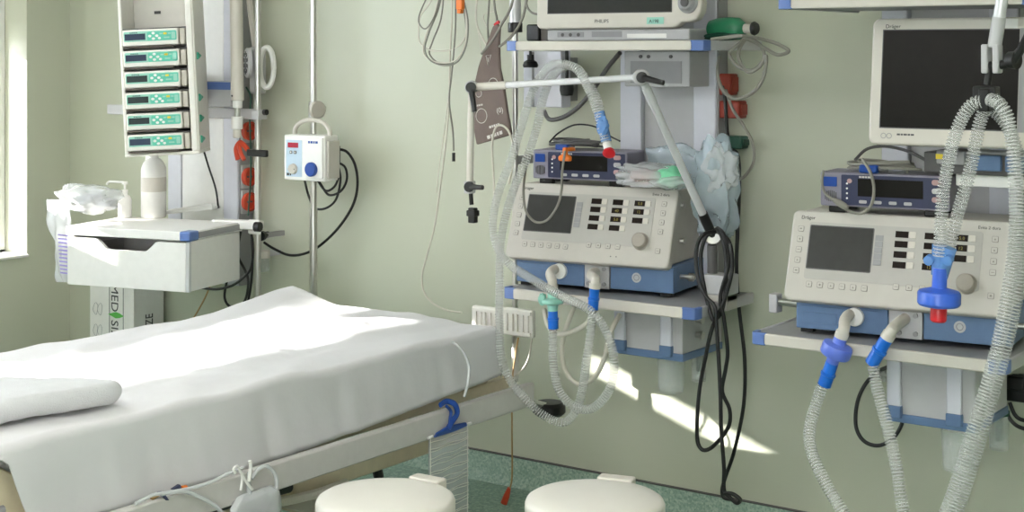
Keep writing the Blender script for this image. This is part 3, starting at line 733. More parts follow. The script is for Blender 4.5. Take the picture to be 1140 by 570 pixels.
# ------------------------------------------------------------------ feeding pump on its pole
ivp = Vector((-4.165, 4.42, 0))
ivp = U(349, 250, 4.42); ivp.z = 0
t = thing('drip_stand', 'steel drip stand carrying the feeding pump, behind the head of the bed', 'drip stand', ivp)
B().cyl((0, 0, .05), (0, 0, .98), .0155, n=24).make('outer_tube', 'steel', t); B().cyl((0, 0, .98), (0, 0, 2.4), .0125, n=24).make('inner_tube', 'steel', t)
zk = U(355, 122, 4.42).z
b = B(); b.cyl((0, 0, zk-.05), (0, 0, zk+.03), .02); b.make('collar', 'steel', t, bevel=.004)
b = B(); b.lathe([(0, 0), (.012, 0), (.012, .018), (.034, .02), (.036, .032), (.03, .04), (0, .04)], (.012, -.01, zk), (.9, -.35, 0)); b.make('clamp_knob', 'cream_dark', t)
b = B(); b.lathe([(0, .03), (.05, .03), (.05, .05), (.02, .07), (0, .07)]); b.make('hub', 'mid_grey', t)
for k in range(4):
    a = R(45+90*k); r_ = .10; e = Vector((math.cos(a), math.sin(a), 0))
    b = B(); b.cyl((0, 0, .045), e*r_+Vector((0, 0, .035)), .012); g = b.make('leg', 'steel', t)
    b = B(); b.lathe([(0, 0), (.018, 0), (.018, .025), (0, .025)], e*r_); b.make('foot', 'rubber', g)
fo = U(316, 200, 4.31)
t = thing('feeding_pump', 'white feeding pump with red display and big blue knob on the drip stand', 'feeding pump', fo, (0, 0, 4))
fw, fh = .205, .178
b = B(); b.box(0, 0, 0, fw, .085, fh); b.make('case', 'white', t, bevel=.006, seg=3)
P = frame((0, 0, 0))
B(P).prism(rrect(.012, .014, .092, .158, .003), 0, .0012, 'z').make('front_label', 'pale_blue', t)
B(P).prism(rrect(.118, .012, fw-.006, fh-.008, .004), -.002, .008, 'z').make('pump_door', 'white', t, bevel=.002)
B(P).box(.022, .128, 0, .074, .148, .0025).make('display', 'red_display', t)
b = B(P); b.prism(rrect(.032, .104, .044, .116, .002), 0, .003, 'z'); b.prism(rrect(.053, .104, .065, .116, .002), 0, .003, 'z'); b.make('buttons', 'dark_grey', t)
b = B(P); b.prism(rrect(.035, .107, .041, .113, .001), 0, .0038, 'z'); b.prism(rrect(.056, .107, .062, .113, .001), 0, .0038, 'z'); b.make('button_marks', 'white', t)
b = B(P); b.lathe([(0, 0), (.021, 0), (.019, .012), (0, .013)], (.05, .045, 0)); b.box(.034, .0425, .012, .066, .0475, .02); b.make('dial', 'warm_white', t)
b = B(P); b.lathe([(0, .006), (.028, .006), (.028, .018), (.024, .023), (0, .024)], (.148, .047, 0)); b.make('blue_knob', 'blue_deep', t)
bars('printed_marks', 'blue_deep', t, P @ T(0, 0, .0082), .130, .148, .009, (.008, .011, .007, .012)); bars('printed_marks', 'print_dark', t, P @ T(0, 0, .0012), .016, .018, .010, (.012, .006))
b = B(); b.tube([(.018, .045, fh-.004), (.025, .045, fh+.028), (.06, .045, fh+.052), (.11, .045, fh+.058), (.16, .045, fh+.05), (.19, .045, fh+.024), (.195, .045, fh-.004)], .0085, flat=1.2); b.make('handle', 'warm_white', t)
b = B(); b.box(fw, .01, .01, fw+.012, .08, fh-.02); b.make('rear_cover', 'cream', t, bevel=.004)
b = B(); b.box(.09, .085, .04, .15, .1, .12); b.make('pole_clamp', 'dark_grey', t, bevel=.003)
def cable(name, lab, pts, r, m, y=4.3, cat='cable', group=None, n=8, sub=8):
    P = W(pts, y); b = B(); b.tube(P, r, n, sub); o = b.make(name, m, loc=P[len(P)//2]); return tag(o, lab, cat, group)
cable('power_cable', 'long black cord swinging from the feeding pump across the wall to the steel pole', [(375, 166, 4.43), (386, 169), (395, 183), (398, 205), (393, 228), (378, 252), (358, 272), (340, 282), (322, 284), (305, 277), (294, 270)], .0055, 'rubber', 4.46)
cable('power_cable', 'black cord looped several times behind the feeding pump', [(374, 180, 4.43), (384, 186), (386, 200), (379, 213), (366, 217), (357, 205), (352, 198, 4.47), (362, 212), (372, 208), (377, 196), (376, 184), (379, 200), (374, 222), (362, 232), (350, 231), (343, 216), (339, 199, 4.43)], .0048, 'rubber', 4.475)
b = B(); b.box(-.012, -.012, -.035, .012, .012, .035); o = b.make('cord_strap', 'rubber', bevel=.004); o.location = U(374.5, 172, 4.415); tag(o, 'black strap tying the looped cord at the side of the feeding pump', 'strap')
# cables below the drawer bracket
cable('power_cable', 'black cord hanging in a wide loop beneath the drawer unit', [(262, 262, 4.42), (265, 285), (276, 310), (272, 336), (258, 342), (250, 330), (256, 300), (264, 276), (268, 258, 4.42)], .0055, 'rubber', 4.40)
cable('power_cable', 'black cord running from under the drawer unit up to the steel pole', [(222, 320), (240, 322), (258, 318), (272, 308), (280, 296), (281, 270), (277, 250, 4.42)], .0055, 'rubber', 4.37)
cable('power_cable', 'black cord hanging straight down beside the bottom of the steel pole', [(279, 255), (281, 290), (279, 320), (274, 345)], .005, 'rubber', 4.42)
cable('power_cable', 'thin black cord slanting down the white column above the drawer unit', [(226, 165), (232, 185), (240, 210), (243, 232)], .004, 'rubber', 4.445)
cable('power_cable', 'thin dark green cord coming down from the lamp head past the orange clip', [(274, 97), (279, 108), (278, 130), (279, 160), (279, 200), (276, 240)], .0035, 'green_dark', 4.42)
cable('drip_line', 'thin cream line slanting down to the bed under the drawer unit', [(234, 318), (228, 332), (218, 350), (210, 362)], .0035, 'tan_rubber', 4.44, 'tube')
t = thing('suction_bottle', 'small clear bottle with white cap behind the steel pole under the clamp', 'bottle', U(294, 302, 4.46))
B().lathe([(0, 0), (.02, 0), (.022, .004), (.022, .055), (0, .055)], n=20).make('body', 'clear', t); B().lathe([(0, .055), (.024, .055), (.024, .085), (0, .085)], n=20).make('cap', 'warm_white', t)
B().box(-.015, .0, .06, .01, .09, .08).make('holder', 'light_grey', t)
c = U(294, 262, 4.44); t = thing('gas_plug', 'black valve plug on the wall beside the steel pole below the clamp', 'plug', c)
b = B(); b.lathe([(0, -.03), (.014, -.03), (.014, .01), (.02, .012), (.02, .03), (0, .03)], (0, 0, 0), (.3, -1, 0)); b.make('body', 'black', t); B().box(-.01, .0, -.01, .01, .11, .01).make('stem', 'mid_grey', t)
# ================================================================== EQUIPMENT RACKS: shelves, columns
def shelf(lab, x0, x1, y0, y1, z0, z1, capl=True, capr=True, group=None):
    t = thing('shelf', lab, 'shelf', ((x0+x1)/2, y1, z0)); M = T(*-Vector(t.location))
    b = B(M); b.box(x0+.012, y0+.012, z0+.006, x1-.012, y1, z1-.001); b.make('board', 'mid_grey', t)
    B(M).box(x0+.04, y0, z0, x1-.04, y0+.014, z1+.002).make('front_edge', 'warm_white', t, bevel=.004)
    for x in (x0, x1-.013): B(M).box(x, y0+.04, z0, x+.013, y1, z1+.002).make('side_edge', 'light_grey', t, bevel=.003)
    for x, s_ in ((x0, 1), (x1, -1)):
        pts = [(x, y0+.045), (x, y0+.016), (x+s_*.005, y0+.005), (x+s_*.016, y0), (x+s_*.048, y0), (x+s_*.048, y0+.014), (x+s_*.014, y0+.016), (x+s_*.014, y0+.045)]
        B(M).prism(pts, z0-.001, z1+.003, 'z').make('corner_cap', 'blue_trim', t, bevel=.002)
    return t
shelf('white shelf with blue corners holding the monitor with the round dial, above the left ventilator', -2.955, -2.205, 4.07, 4.465, 1.605, 1.634)
shelf('white shelf with blue corners under the left ventilator', -2.965, -2.235, 4.07, 4.465, .78, .813)
SRx0, SRx1, SRy = -1.965, -1.235, 3.90
shelf('white shelf with blue corners under the right ventilator', SRx0, SRx1, SRy, 4.465, .767, .798)
p = U(864, 10, 3.9)
shelf('white shelf with blue corners at the top right, above the wide dark screen', p.x, p.x+.735, 3.9, 4.465, 1.722, 1.752)
column('equipment_column', 'white and grey wall column behind the left ventilator', -2.748, -2.375, .77, 2.5, 4.465, .02)
column('equipment_column', 'white and grey wall column behind the right ventilator', -1.80, -1.38, .76, 2.5, 4.466, .02)
# box under the upper shelf, in front of the column
p, q = U(713, 57, 4.36), U(773, 97, 4.36)
t = thing('junction_box', 'grey box under the upper left shelf, in front of the wall column', 'box', ((p.x+q.x)/2, 4.4, q.z)); M = T(*-Vector(t.location))
b = B(M); b.box(p.x-.045, 4.33, q.z, q.x, 4.464, 1.603); b.make('case', 'light_grey', t, bevel=.004)
B(M).box(p.x-.02, 4.328, q.z+.012, q.x-.03, 4.331, 1.57).make('cover', 'mid_grey', t)
b = B(M)
for x in (p.x+.02, p.x+.05, q.x-.07): b.cyl((x, 4.331, 1.585), (x, 4.325, 1.585), .006, n=10)
b.make('screws', 'dark_grey', t)
def lower_box(lab, x0, x1, y0, y1, z0, z1):
    t = thing('drawer_box', lab, 'box', ((x0+x1)/2, y1, z0)); M = T(*-Vector(t.location))
    b = B(M); b.box(x0, y0, z0, x1, y1, z1); b.make('case', 'light_grey', t, bevel=.004)
    w_ = x1-x0
    for a in (x0+.0, x1-.075): B(M).box(a, y0-.014, z0+.03, a+.04, y0, z1).make('strut', 'alu_white', t, bevel=.003)
    b = B(M); b.box(x0-.004, y0-.006, z0-.012, x1+.004, y1, z0+.012); b.make('base_trim', 'blue_case', t, bevel=.003)
    for a in (x0-.002, x1-.077): B(M).box(a, y0-.018, z0-.0, a+.044, y0+.002, z0+.035).make('foot_cap', 'blue_case', t, bevel=.003)
    for z in (z0+.06, z0+.11): b = B(M); b.cyl((x1, y0+.09, z), (x1+.018, y0+.09, z), .009); b.cyl((x1+.018, y0+.09, z), (x1+.024, y0+.09, z), .013); b.make('knob', 'steel', t)
lower_box('pale grey box with blue base hung under the left shelf', -2.600, -2.352, 4.2, 4.463, .63, .779)
lower_box('pale grey box with blue base hung under the right shelf', U(989, 440, 4.03).x, U(1086, 440, 4.03).x, 4.03, 4.30, .585, .766)
def jar(lab, c, r, h, m='clear', lid=None, group='suction jars'):
    t = thing('suction_jar', lab, 'jar', c, group=group)
    B().lathe([(0, 0), (r*.86, 0), (r*.9, .004), (r, h), (r*.93, h), (r*.84, .008), (0, .008)], n=28).make('cup', m, t)
    b = B(); b.lathe([(0, h), (r*1.03, h), (r*1.03, h+.012), (0, h+.012)], n=28); b.make('lid', 'warm_white' if not lid else lid, t)
    b = B(); b.lathe([(r*.35, h*.25), (r*.35, h*.98)], n=12); b.make('inner_tube', 'clear' if not lid else lid, t)
    return t
c = U(747, 436, 4.3); jar('clear plastic jar under the left grey box', c, .046, .618-c.z-.012)
c = U(778, 424, 4.42); jar('small clear jar with green stem behind the left grey box', c, .026, .618-c.z-.012+.03, lid='green_dark')
c = U(1068, 523, 4.12); jar('clear plastic jar under the right grey box', c, .05, .572-c.z-.013)
c = U(1112, 500, 4.38); jar('small clear jar with green stem behind the right grey box', c, .03, .1, lid='green_dark')

# ================================================================== VENTILATORS
def ventilator(lab, loc, rz, Wd, digits, outs):
    t = thing('ventilator', lab, 'ventilator', loc, (0, 0, rz))
    zb, zt, yb, yt, D = .098, .336, -.03, .06, .285
    b = B(); b.prism([(yb+.015, zb), (yb+.002, zb+.012), (yt, zt-.006), (yt+.012, zt), (D, zt), (D, zb)], 0.006, Wd-.006, 'x'); b.make('housing', 'cream', t, bevel=.006)
    tilt = math.atan2(yt-yb, zt-zb); L = math.hypot(yt-yb, zt-zb)
    P = frame((0, yb, zb), tilt)
    b = B(P); b.prism(rrect(-.008, -.004, Wd+.008, L+.004, .018), -.03, .006, 'z'); b.make('front_panel', 'cream', t, bevel=.006, seg=3)
    B(P).prism(rrect(.075*Wd, .235*L, .885*Wd, .885*L, .008), 0, .0072, 'z').make('control_field', 'field_grey', t)
    u0, u1, v0, v1 = .085*Wd, .385*Wd, .36*L, .84*L
    b = B(P); b.prism(rrect(u0-.003, v0-.003, u1+.003, v1+.003, .004), 0, .0082, 'z'); b.make('screen_bezel', 'dark_grey', t)
    B(P).box(u0, v0, 0, u1, v1, .0088).make('screen', 'screen_green', t)
    for k in range(5):
        a = v0+.02+(v1-v0-.035)*k/5; B(P).box(u1+.008, a, 0, u1+.03, a+(v1-v0-.035)/5-.0015, .0088).make('soft_key', 'mid_grey', t)
    cols = (.49, .625, .76); rows = (.80, .69, .575, .46)
    for ci, u in enumerate(cols):
        for ri, v in enumerate(rows):
            if ci == 2 and ri == 3: continue
            x, z = u*Wd, v*L-.009
            d = B(P).box(x, z, 0, x+.036, z+.018, .0086).make('led_display', 'led', t)
            if (ci, ri) in digits: text('digits', ('12', '0.5', '25', '40', '5.0')[(ci*2+ri) % 5], .013, 'led_digit', d, P @ T(x+.012, z+.004, .0088))
            B(P).prism(rrect(x+.0385, z, x+.057, z+.018, .003), 0, .0098, 'z').make('key', 'warm_white', d)
    def sq(u, v):
        x, z = u*Wd, v*L; e = .0085
        o = B(P).prism(rrect(x-e, z-e, x+e, z+e, .003), 0, .0078, 'z').make('button', 'button_edge', t)
        B(P).prism(rrect(x-e+.0012, z-e+.0012, x+e-.0012, z+e-.0012, .0025), 0, .0084, 'z').make('button_cap', 'button', o)
        b = B(P); k = random.randint(0, 3)
        if k == 0: b.prism([(x-.003, z-.003), (x+.003, z-.003), (x, z+.003)], 0, .0088, 'z')
        elif k == 1: b.box(x-.004, z-.0008, 0, x+.004, z+.0008, .0088)
        elif k == 2: b.prism(rrect(x-.0035, z-.002, x+.0035, z+.002, .0008), 0, .0088, 'z')
        else: b.prism([(x+.003*math.cos(6.28*q/10), z+.003*math.sin(6.28*q/10)) for q in range(10)], 0, .0088, 'z')
        b.make('icon', 'button_edge', o)
    for k in range(6): sq(.105+.053*k, .175)
    for v in (.80, .68, .56, .44, .32): sq(.035, v)
    for k in range(4): sq(.515+.06*k, .22)
    for v in (.81, .69, .57, .45, .20): sq(.94, v)
    kx, kz = .83*Wd, .31*L
    b = B(P); b.lathe([(.029, .006), (.028, .008), (.0255, .009), (.0245, .026), (.022, .029), (0, .0295)], (kx, kz, 0), n=40); b.make('rotary_knob', 'knob_grey', t)
    for k in (0, 1): B(P).prism([(.66*Wd+.02*k+.002*math.cos(6.28*q/8), .09*L+.002*math.sin(6.28*q/8)) for q in range(8)], 0, .0068, 'z').make('indicator', 'dark_grey', t)
    text('lettering', 'Evita 2 dura', .0125, 'dark_grey', t, P @ T(.86*Wd, .915*L, .0064))
    text('logo', 'Dräger', .0145, 'black', t, P @ T(.03*Wd, .915*L, .0064))
    # blue base with the three front modules
    x0, x1 = .018, Wd+.012
    b = B(); b.box(x0, .02, 0.012, x1, D, zb); b.make('base', 'blue_case', t, bevel=.003)
    B().box(x0, .0, .012, x0+.445*(x1-x0), .022, zb-.004).make('expiratory_module', 'blue_case', t, bevel=.003)
    b = B(); b.box(x0+.02, -.003, .03, x0+.12, .001, .06); b.box(x0+.015, -.002, .075, x0+.40*(x1-x0), .001, .078); b.make('module_cover', 'blue_case', t, bevel=.002)
    B().box(x0+.45*(x1-x0), -.003, .010, x0+.605*(x1-x0), .022, zb-.002).make('port_panel', 'light_grey', t, bevel=.002)
    B().box(x0+.61*(x1-x0), .0, .012, x1, .022, zb-.004).make('gas_module', 'blue_case', t, bevel=.003)
    ex = x0+.775*(x1-x0)
    B(frame((0, 0, 0))).prism([(ex+.016*math.cos(6.28*q/28), .055+.016*math.sin(6.28*q/28)) for q in range(28)], 0, .0015, 'z').make('round_badge', 'light_grey', t)
    b = B(frame((0, 0, 0))); b.tube([(ex+.009*math.cos(6.28*q/16), .055+.009*math.sin(6.28*q/16), .0016) for q in range(16)], .0011, n=4, sub=1, closed=True); b.make('badge_mark', 'mid_grey', t)
    b = B(); 
    for xq, zq in ((.475, .025), (.5, .025), (.575, .025), (.575, .075)): b.cyl((x0+xq*(x1-x0), -.003, zq), (x0+xq*(x1-x0), -.008, zq), .007, n=14)
    b.make('fastener', 'mid_grey', t)
    for x in (x0+.01, x1-.05):
        for y in (.012, D-.05): B().box(x, y, 0, x+.035, y+.03, .013).make('foot', 'rubber', t)
    # elbows
    MV = Matrix.Translation(loc) @ Matrix.Rotation(R(rz), 4, 'Z'); MI = MV.inverted()
    for fr_, fl, ot in ((.27, True, outs[0]), (.525, False, outs[1])):
        ex = x0+fr_*(x1-x0); z0_ = .064; q = MI @ ot[0]; d = (MI.to_3x3() @ ot[1]).normalized(); b = B()
        b.tube([(ex, .01, z0_), (ex, -.03, z0_), Vector((ex, -.06, z0_-.002)).lerp(q-d*.035, .35), q-d*.03, q-d*.012, q], .0155, n=16, sub=5)
        b.lathe([(.0185, -.018), (.0185, 0), (.0155, 0)], q, d, n=20)
        o = b.make('port_elbow', 'warm_white', t)
        if fl: B().lathe([(0, 0), (.026, 0), (.026, .016), (0, .016)], (ex+.012, .002, z0_-.006), (0, -1, 0), n=28).make('port_flange', 'white', o, bevel=.002)
    for yy, zz in ((.10, .285), (.10, .17)):
        b = B(); b.lathe([(0, 0), (.008, 0), (.008, .005), (.005, .012), (.009, .013), (.009, .018), (0, .018)], (Wd-.006, yy, zz), (1, 0, 0), n=14); b.make('side_screw', 'steel', t)
    b = B(); b.cyl((x1, .06, .06), (x1+.05, .06, .06), .008); b.cyl((x1+.03, .06, .06), (x1+.045, .06, .06), .013); b.make('gas_inlet', 'steel', t)
    return t
def outlet(px, py, qx, qy, y): a, b_ = U(px, py, y), U(qx, qy, y); return a, (b_-a).normalized()
OL = (outlet(615, 323, 615.5, 345, 4.02), outlet(662, 321, 660, 345, 4.02))
OR = (outlet(936, 376, 927, 402, 3.84), outlet(987, 377, 975, 397, 3.84))
ventilator('cream ventilator with dark screen and knob on the left rack', Vector((-2.972, 4.135, .8168)), 7, .575, {(1, 1), (1, 2), (2, 0), (2, 1)}, OL)
p = U(873, 332, 3.94); 
ventilator('cream ventilator with dark screen and knob on the right rack, with hoses hanging before it', Vector((p.x+.004, 3.97, .802)), 6, .60, {(1, 3), (2, 0), (2, 1)}, OR)
t = thing('shelf_rail', 'steel rail with grey end block on the left side of the right ventilator', 'rail', U(862, 336, 4.12)); M = T(*-Vector(t.location))
p, q = U(866, 336, 4.12), U(885, 337, 4.12); b = B(M); b.cyl((p.x, 4.12, p.z), (q.x+.03, 4.12, p.z), .011); b.make('rod', 'steel', t)
p = U(863, 337, 4.12); B(M).box(p.x-.012, 4.1, p.z-.028, p.x+.014, 4.14, p.z+.028).make('end_block', 'light_grey', t, bevel=.003)
B(M).cyl((q.x+.028, 4.12, p.z), (q.x+.028, 4.12, .80), .008).make('upright', 'steel', t)
# ================================================================== PULSE OXIMETERS
def oximeter(lab, loc, rz, Wd, Hh=.098, body='slate'):
    t = thing('pulse_oximeter', lab, 'pulse oximeter', loc, (0, 0, rz))
    z0 = .018; D = .16
    b = B(); b.box(0, 0, z0, Wd, D, z0+Hh); b.make('case', body, t, bevel=.006, seg=3)
    P = frame((0, 0, z0))
    B(P).prism(rrect(.17*Wd, .006, Wd-.006, Hh-.006, .004), 0, .0022, 'z').make('front_panel', 'navy', t)
    B(P).box(.30*Wd, .032, 0, .80*Wd, Hh-.016, .0032).make('display', 'screen', t)
    b = B(P); b.prism(rrect(.03*Wd, Hh*.58, .135*Wd, Hh*.86, .002), 0, .003, 'z'); b.make('sensor_port', 'blue_deep', t)
    b = B(P)
    for k in range(-3, 4):
        h = math.sqrt(max(0, 16-k*k))*.004; b.box(.085*Wd+k*.0052-.0014, Hh*.30-h, 0, .085*Wd+k*.0052+.0014, Hh*.30+h, .0012)
    b.make('speaker_grille', 'dark_grey', t)
    b = B(P)
    for k in range(4): b.prism([(.215*Wd+.003*math.cos(6.28*q/8), .025+.014*k+.003*math.sin(6.28*q/8)) for q in range(8)], 0, .003, 'z')
    b.make('indicator_dots', 'white', t)
    b = B(P); b.prism([(.235*Wd+.007*math.cos(6.28*q/14), Hh*.76+.007*math.sin(6.28*q/14)) for q in range(14)], 0, .004, 'z'); b.make('power_button', 'pinkish', t)
    for k in range(4): B(P).prism(rrect(.31*Wd+.115*Wd*k, .012, .31*Wd+.115*Wd*k+.022, .021, .003), 0, .004, 'z').make('button', 'light_grey', t)
    for k in range(3): B(P).prism(rrect(.865*Wd, .024+.024*k, .865*Wd+.026, .039+.024*k, .006), 0, .004, 'z').make('side_button', 'pinkish' if k != 1 else 'light_grey', t)
    bars('printed_marks', 'print_white', t, P @ T(0, 0, .0021), .31*Wd, Hh-.0135, .005, (.006, .008, .005, .009, .006))
    for x in (.06*Wd, .80*Wd):
        for y in (.008, D-.03): b = B(); b.box(x, y, 0, x+.05, y+.026, z0+.001); b.make('foot', 'rubber', t, bevel=.004)
    return t
ox1 = U(593, 196, 4.2); ox1.z = .8168+.336+.001
oximeter('violet-grey pulse oximeter lying on top of the left ventilator', ox1, 9, .345)
ox2 = U(913, 226, 4.06); ox2.z = .802+.336+.001
oximeter('violet-grey pulse oximeter lying on top of the right ventilator', ox2, 7, .37)
# ================================================================== MONITORS
mo = U(597, 34, 4.13); mo.z = 1.637
t = thing('patient_monitor', 'patient monitor with white bezel and round dial, cut off by the top of the photo', 'monitor', mo, (0, 0, 4))
Wm, Hm = .595, .40
B().box(.03, .02, 0, .55, .26, .038).make('base_unit', 'light_grey', t, bevel=.005)
P = frame((0, .02, 0)); b = B(P)
for x in (.09, .12, .15): b.prism([(x+.006*math.cos(6.28*q/12), .02+.006*math.sin(6.28*q/12)) for q in range(12)], 0, .002, 'z')
b.make('connectors', 'dark_grey', t); B(P).box(.07, .012, 0, .17, .029, .001).make('connector_plate', 'mid_grey', t)
B(P).box(.33, .008, 0, .47, .022, .0015).make('sticker', 'white', t); B(P).box(.20, .012, 0, .31, .03, .0012).make('slot_cover', 'mid_grey', t)
P = frame((0, 0, .04), R(2))
poly = [(0, Hm), (0, .012), (.012, 0), (.50, 0), (.515, .006), (.53, .018), (.56, .018), (.583, .026), (.597, .05), (.6, .08), (.59, .12), (.57, .15), (.565, .2), (.565, Hm)]
B(P).prism(poly, -.045, 0, 'z').make('bezel', 'warm_white', t, bevel=.006, seg=3)
B(P).box(.045, .052, -.02, .495, Hm-.03, .0012).make('screen', 'screen_green', t)
b = B(P); b.prism([(.042, .049), (.498, .049), (.498, Hm-.027), (.042, Hm-.027)], -.02, .0008, 'z'); b.make('screen_rim', 'dark_grey', t)
text('logo', 'PHILIPS', .0165, 'dark_grey', t, P @ T(.22, .018, .0006))
B(P).box(.41, .012, 0, .47, .034, .0008).make('sticker', 'mint', t); text('sticker_lettering', 'A198', .016, 'print_dark', t, P @ T(.418, .016, .001))
b = B(P); b.lathe([(.034, 0), (.033, .006), (.028, .009), (.022, .024), (.018, .026), (0, .026)], (.553, .078, 0), n=36); b.make('dial', 'mid_grey', t)
B(P).lathe([(0, .026), (.015, .026), (.013, .029), (0, .029)], (.553, .078, 0), n=28).make('dial_cap', 'dark_grey', t)
b = B(P)
for x, z in ((.528, .135), (.553, .142)): b.prism([(x+.006*math.cos(6.28*q/12), z+.006*math.sin(6.28*q/12)) for q in range(12)], 0, .003, 'z')
b.make('buttons', 'mid_grey', t)
B(P).box(.05, .03, -.15, .52, Hm-.02, -.044).make('rear_housing', 'warm_white', t, bevel=.02, seg=3)

mo = U(966, 160, 4.0)
t = thing('patient_monitor', 'large monitor with wide dark blank screen and grey key panel on the right rack', 'monitor', mo, (-7, 0, 3))
Wm, Hm = .60, .353
P = frame((0, 0, 0))
B(P).prism(rrect(0, 0, Wm, Hm, .022), -.05, 0, 'z').make('bezel', 'warm_white', t, bevel=.007, seg=3)
sx0, sx1, sz0, sz1 = .034, .405, .048, .318
B(P).box(sx0-.003, sz0-.003, -.02, sx1+.001, sz1+.003, .0008).make('screen_rim', 'dark_grey', t)
B(P).box(sx0, sz0, -.02, sx1, sz1, .0014).make('screen', 'screen', t)
kp = B(P).box(sx1+.002, sz0-.005, -.02, Wm-.03, sz1+.004, .001).make('key_panel', 'mid_grey', t)
for k, z in enumerate((.285, .235, .205, .185, .12)):
    B(P).box(sx1+.022, z-.008, 0, sx1+.075, z+.007, .0022).make('key', 'yellow' if k == 0 else 'print_white', t); 
    for j in (1, 2): B(P).box(sx1+.022+.06*j, z-.008, 0, sx1+.07+.06*j, z+.007, .0022).make('key', 'print_white', t)
    B(P).box(sx1+.026, z-.003, 0, sx1+.045, z+.001, .0026).make('key_print', 'print_dark', t)
b = B(P); b.lathe([(.03, 0), (.027, .006), (.025, .02), (0, .021)], (sx1+.10, .07, 0), n=32); b.make('rotary_knob', 'knob_grey', t)
text('logo', 'Dräger', .015, 'black', t, P @ T(.038, .325, .0006))
for cx in (.044, .06):
    b = B(P); b.tube([(cx+.007*math.cos(6.28*q/16), .024+.007*math.sin(6.28*q/16), .0006) for q in range(16)], .0009, n=4, sub=1, closed=True); b.make('mark', 'mid_grey', t)
bars('printed_marks', 'dark_grey', t, P @ T(0, 0, .0002), .082, .026, .005, (.009, .006, .01, .007, .009))
B(P).box(.335, .322, 0, .40, .348, .0008).make('sticker', 'white', t); text('sticker_lettering', '17', .016, 'print_dark', t, P @ T(.343, .327, .001))
B(P).box(.06, .03, -.13, .54, .32, -.049).make('rear_housing', 'warm_white', t, bevel=.02, seg=3)
B().box(.25, .06, .016, .36, .13, .06).make('tilt_foot', 'cream', t, bevel=.006)
# rack of modules under it
a = U(1032, 192, 4.1)
t = thing('module_rack', 'dark grey module holder with yellow sticker below the wide dark screen', 'module rack', (a.x, 4.1, a.z)); M = Matrix.Identity(4)
B().box(-.01, 0, 0, .33, .2, .058).make('case', 'dark_grey', t, bevel=.004)
B().box(.03, -.012, .026, .11, .005, .064).make('module', 'mid_grey', t, bevel=.004); B().box(.03, -.014, .04, .05, -.011, .054).make('sticker', 'yellow', t)
B().box(.125, -.012, .012, .21, .005, .055).make('module', 'blue_case', t, bevel=.004); B().box(.22, -.012, .012, .31, .005, .055).make('module', 'blue_case', t, bevel=.004)
B().box(.10, -.006, .056, .32, .001, .065).make('module', 'mid_grey', t, bevel=.003)
z_ = a.z
p = U(1062, 208, 4.14)
t = thing('monitor_shelf', 'narrow white bracket bar carrying the module holder, behind the hanging hoses', 'bracket', (p.x+.2, 4.4, p.z)); M = T(*-Vector(t.location))
B(M).box(p.x+.012, 4.12, z_-.034, p.x+.42, 4.15, z_-.001).make('front_bar', 'white', t, bevel=.003)
for x in (p.x+.08, p.x+.24): B(M).box(x, 4.15, z_-.034, x+.05, 4.464, z_-.002).make('support', 'light_grey', t, bevel=.003)
# ================================================================== HOSES, ARMS, CABLES AND SMALL THINGS
# ------------------------------------------------------------------ steel pole left of the left rack
px_ = U(573.5, 200, 4.36).x
t = thing('steel_pole', 'upright steel pole at the left end of the monitor shelf, carrying the white holder plates', 'pole', (px_, 4.36, .44)); M = T(*-Vector(t.location))
B(M).cyl((px_, 4.36, .43), (px_, 4.36, 2.0), .0105, n=24).make('tube', 'steel', t)
B(M).cyl((px_+.0, 4.36, 1.70), (px_, 4.36, 2.5), .021, n=24).make('sleeve', 'alu', t)
B(M).cyl((px_, 4.36, 1.67), (px_, 4.36, 1.705), .026, n=24).make('collar', 'black', t, bevel=.003)
zz = U(567, 405, 4.36).z; B(M).cyl((px_, 4.36, .44), (px_, 4.36, zz+.06), .0125, n=20).make('paper_sleeve', 'print_white', t)
B(M).box(px_-.012, 4.36, 1.20, px_+.012, YW-.001, 1.23).make('wall_bracket', 'mid_grey', t, bevel=.003)
p, q = U(582, 28, 4.42), U(606, 62, 4.42)
t = thing('rail_clamp_block', 'dark block beside the steel pole, behind the left end of the monitor shelf', 'clamp', ((p.x+q.x)/2, 4.5, q.z)); M = T(*-Vector(t.location))
B(M).box(px_+.027, 4.48, 1.636, q.x+.05, YW-.001, p.z+.03).make('block', 'brown_grey', t, bevel=.004); B(M).box(px_-.03, 4.47, 1.64, px_+.025, YW-.001, 1.70).make('jaw', 'black', t, bevel=.006)
# bracket plate with knob and grip under the upper shelf
p, q = U(580, 60, 4.4), U(625, 120, 4.4)
t = thing('shelf_bracket', 'pale grey bracket plate with black knob and grip under the monitor shelf', 'bracket', ((p.x+q.x)/2, 4.45, q.z)); M = T(*-Vector(t.location))
B(M).box(p.x+.01, 4.40, q.z, q.x, 4.46, 1.604).make('plate', 'alu_white', t, bevel=.004)
B(M).box(p.x+.05, 4.396, q.z, p.x+.058, 4.401, 1.60).make('groove', 'mid_grey', t)
B(M).box(p.x+.05, 4.46, q.z+.02, q.x-.03, YW-.001, 1.58).make('wall_mount', 'mid_grey', t)
k = U(590.5, 70, 4.22); b = B(M); b.lathe([(0, -.016), (.024, -.016), (.027, -.008), (.022, .004), (.012, .01), (.012, .028), (0, .028)], (k.x, 4.22, k.z)); b.cyl((k.x, 4.22, k.z+.02), (k.x, 4.22, 1.604), .005); b.make('clamp_knob', 'black', t)
k = U(631, 97, 4.22); b = B(M); b.lathe([(0, -.03), (.02, -.028), (.024, -.01), (.022, .02), (.012, .03), (0, .03)], (k.x, 4.22, k.z)); b.cyl((k.x, 4.22, k.z+.02), (k.x, 4.22, 1.604), .006); b.make('grip', 'rubber', t)
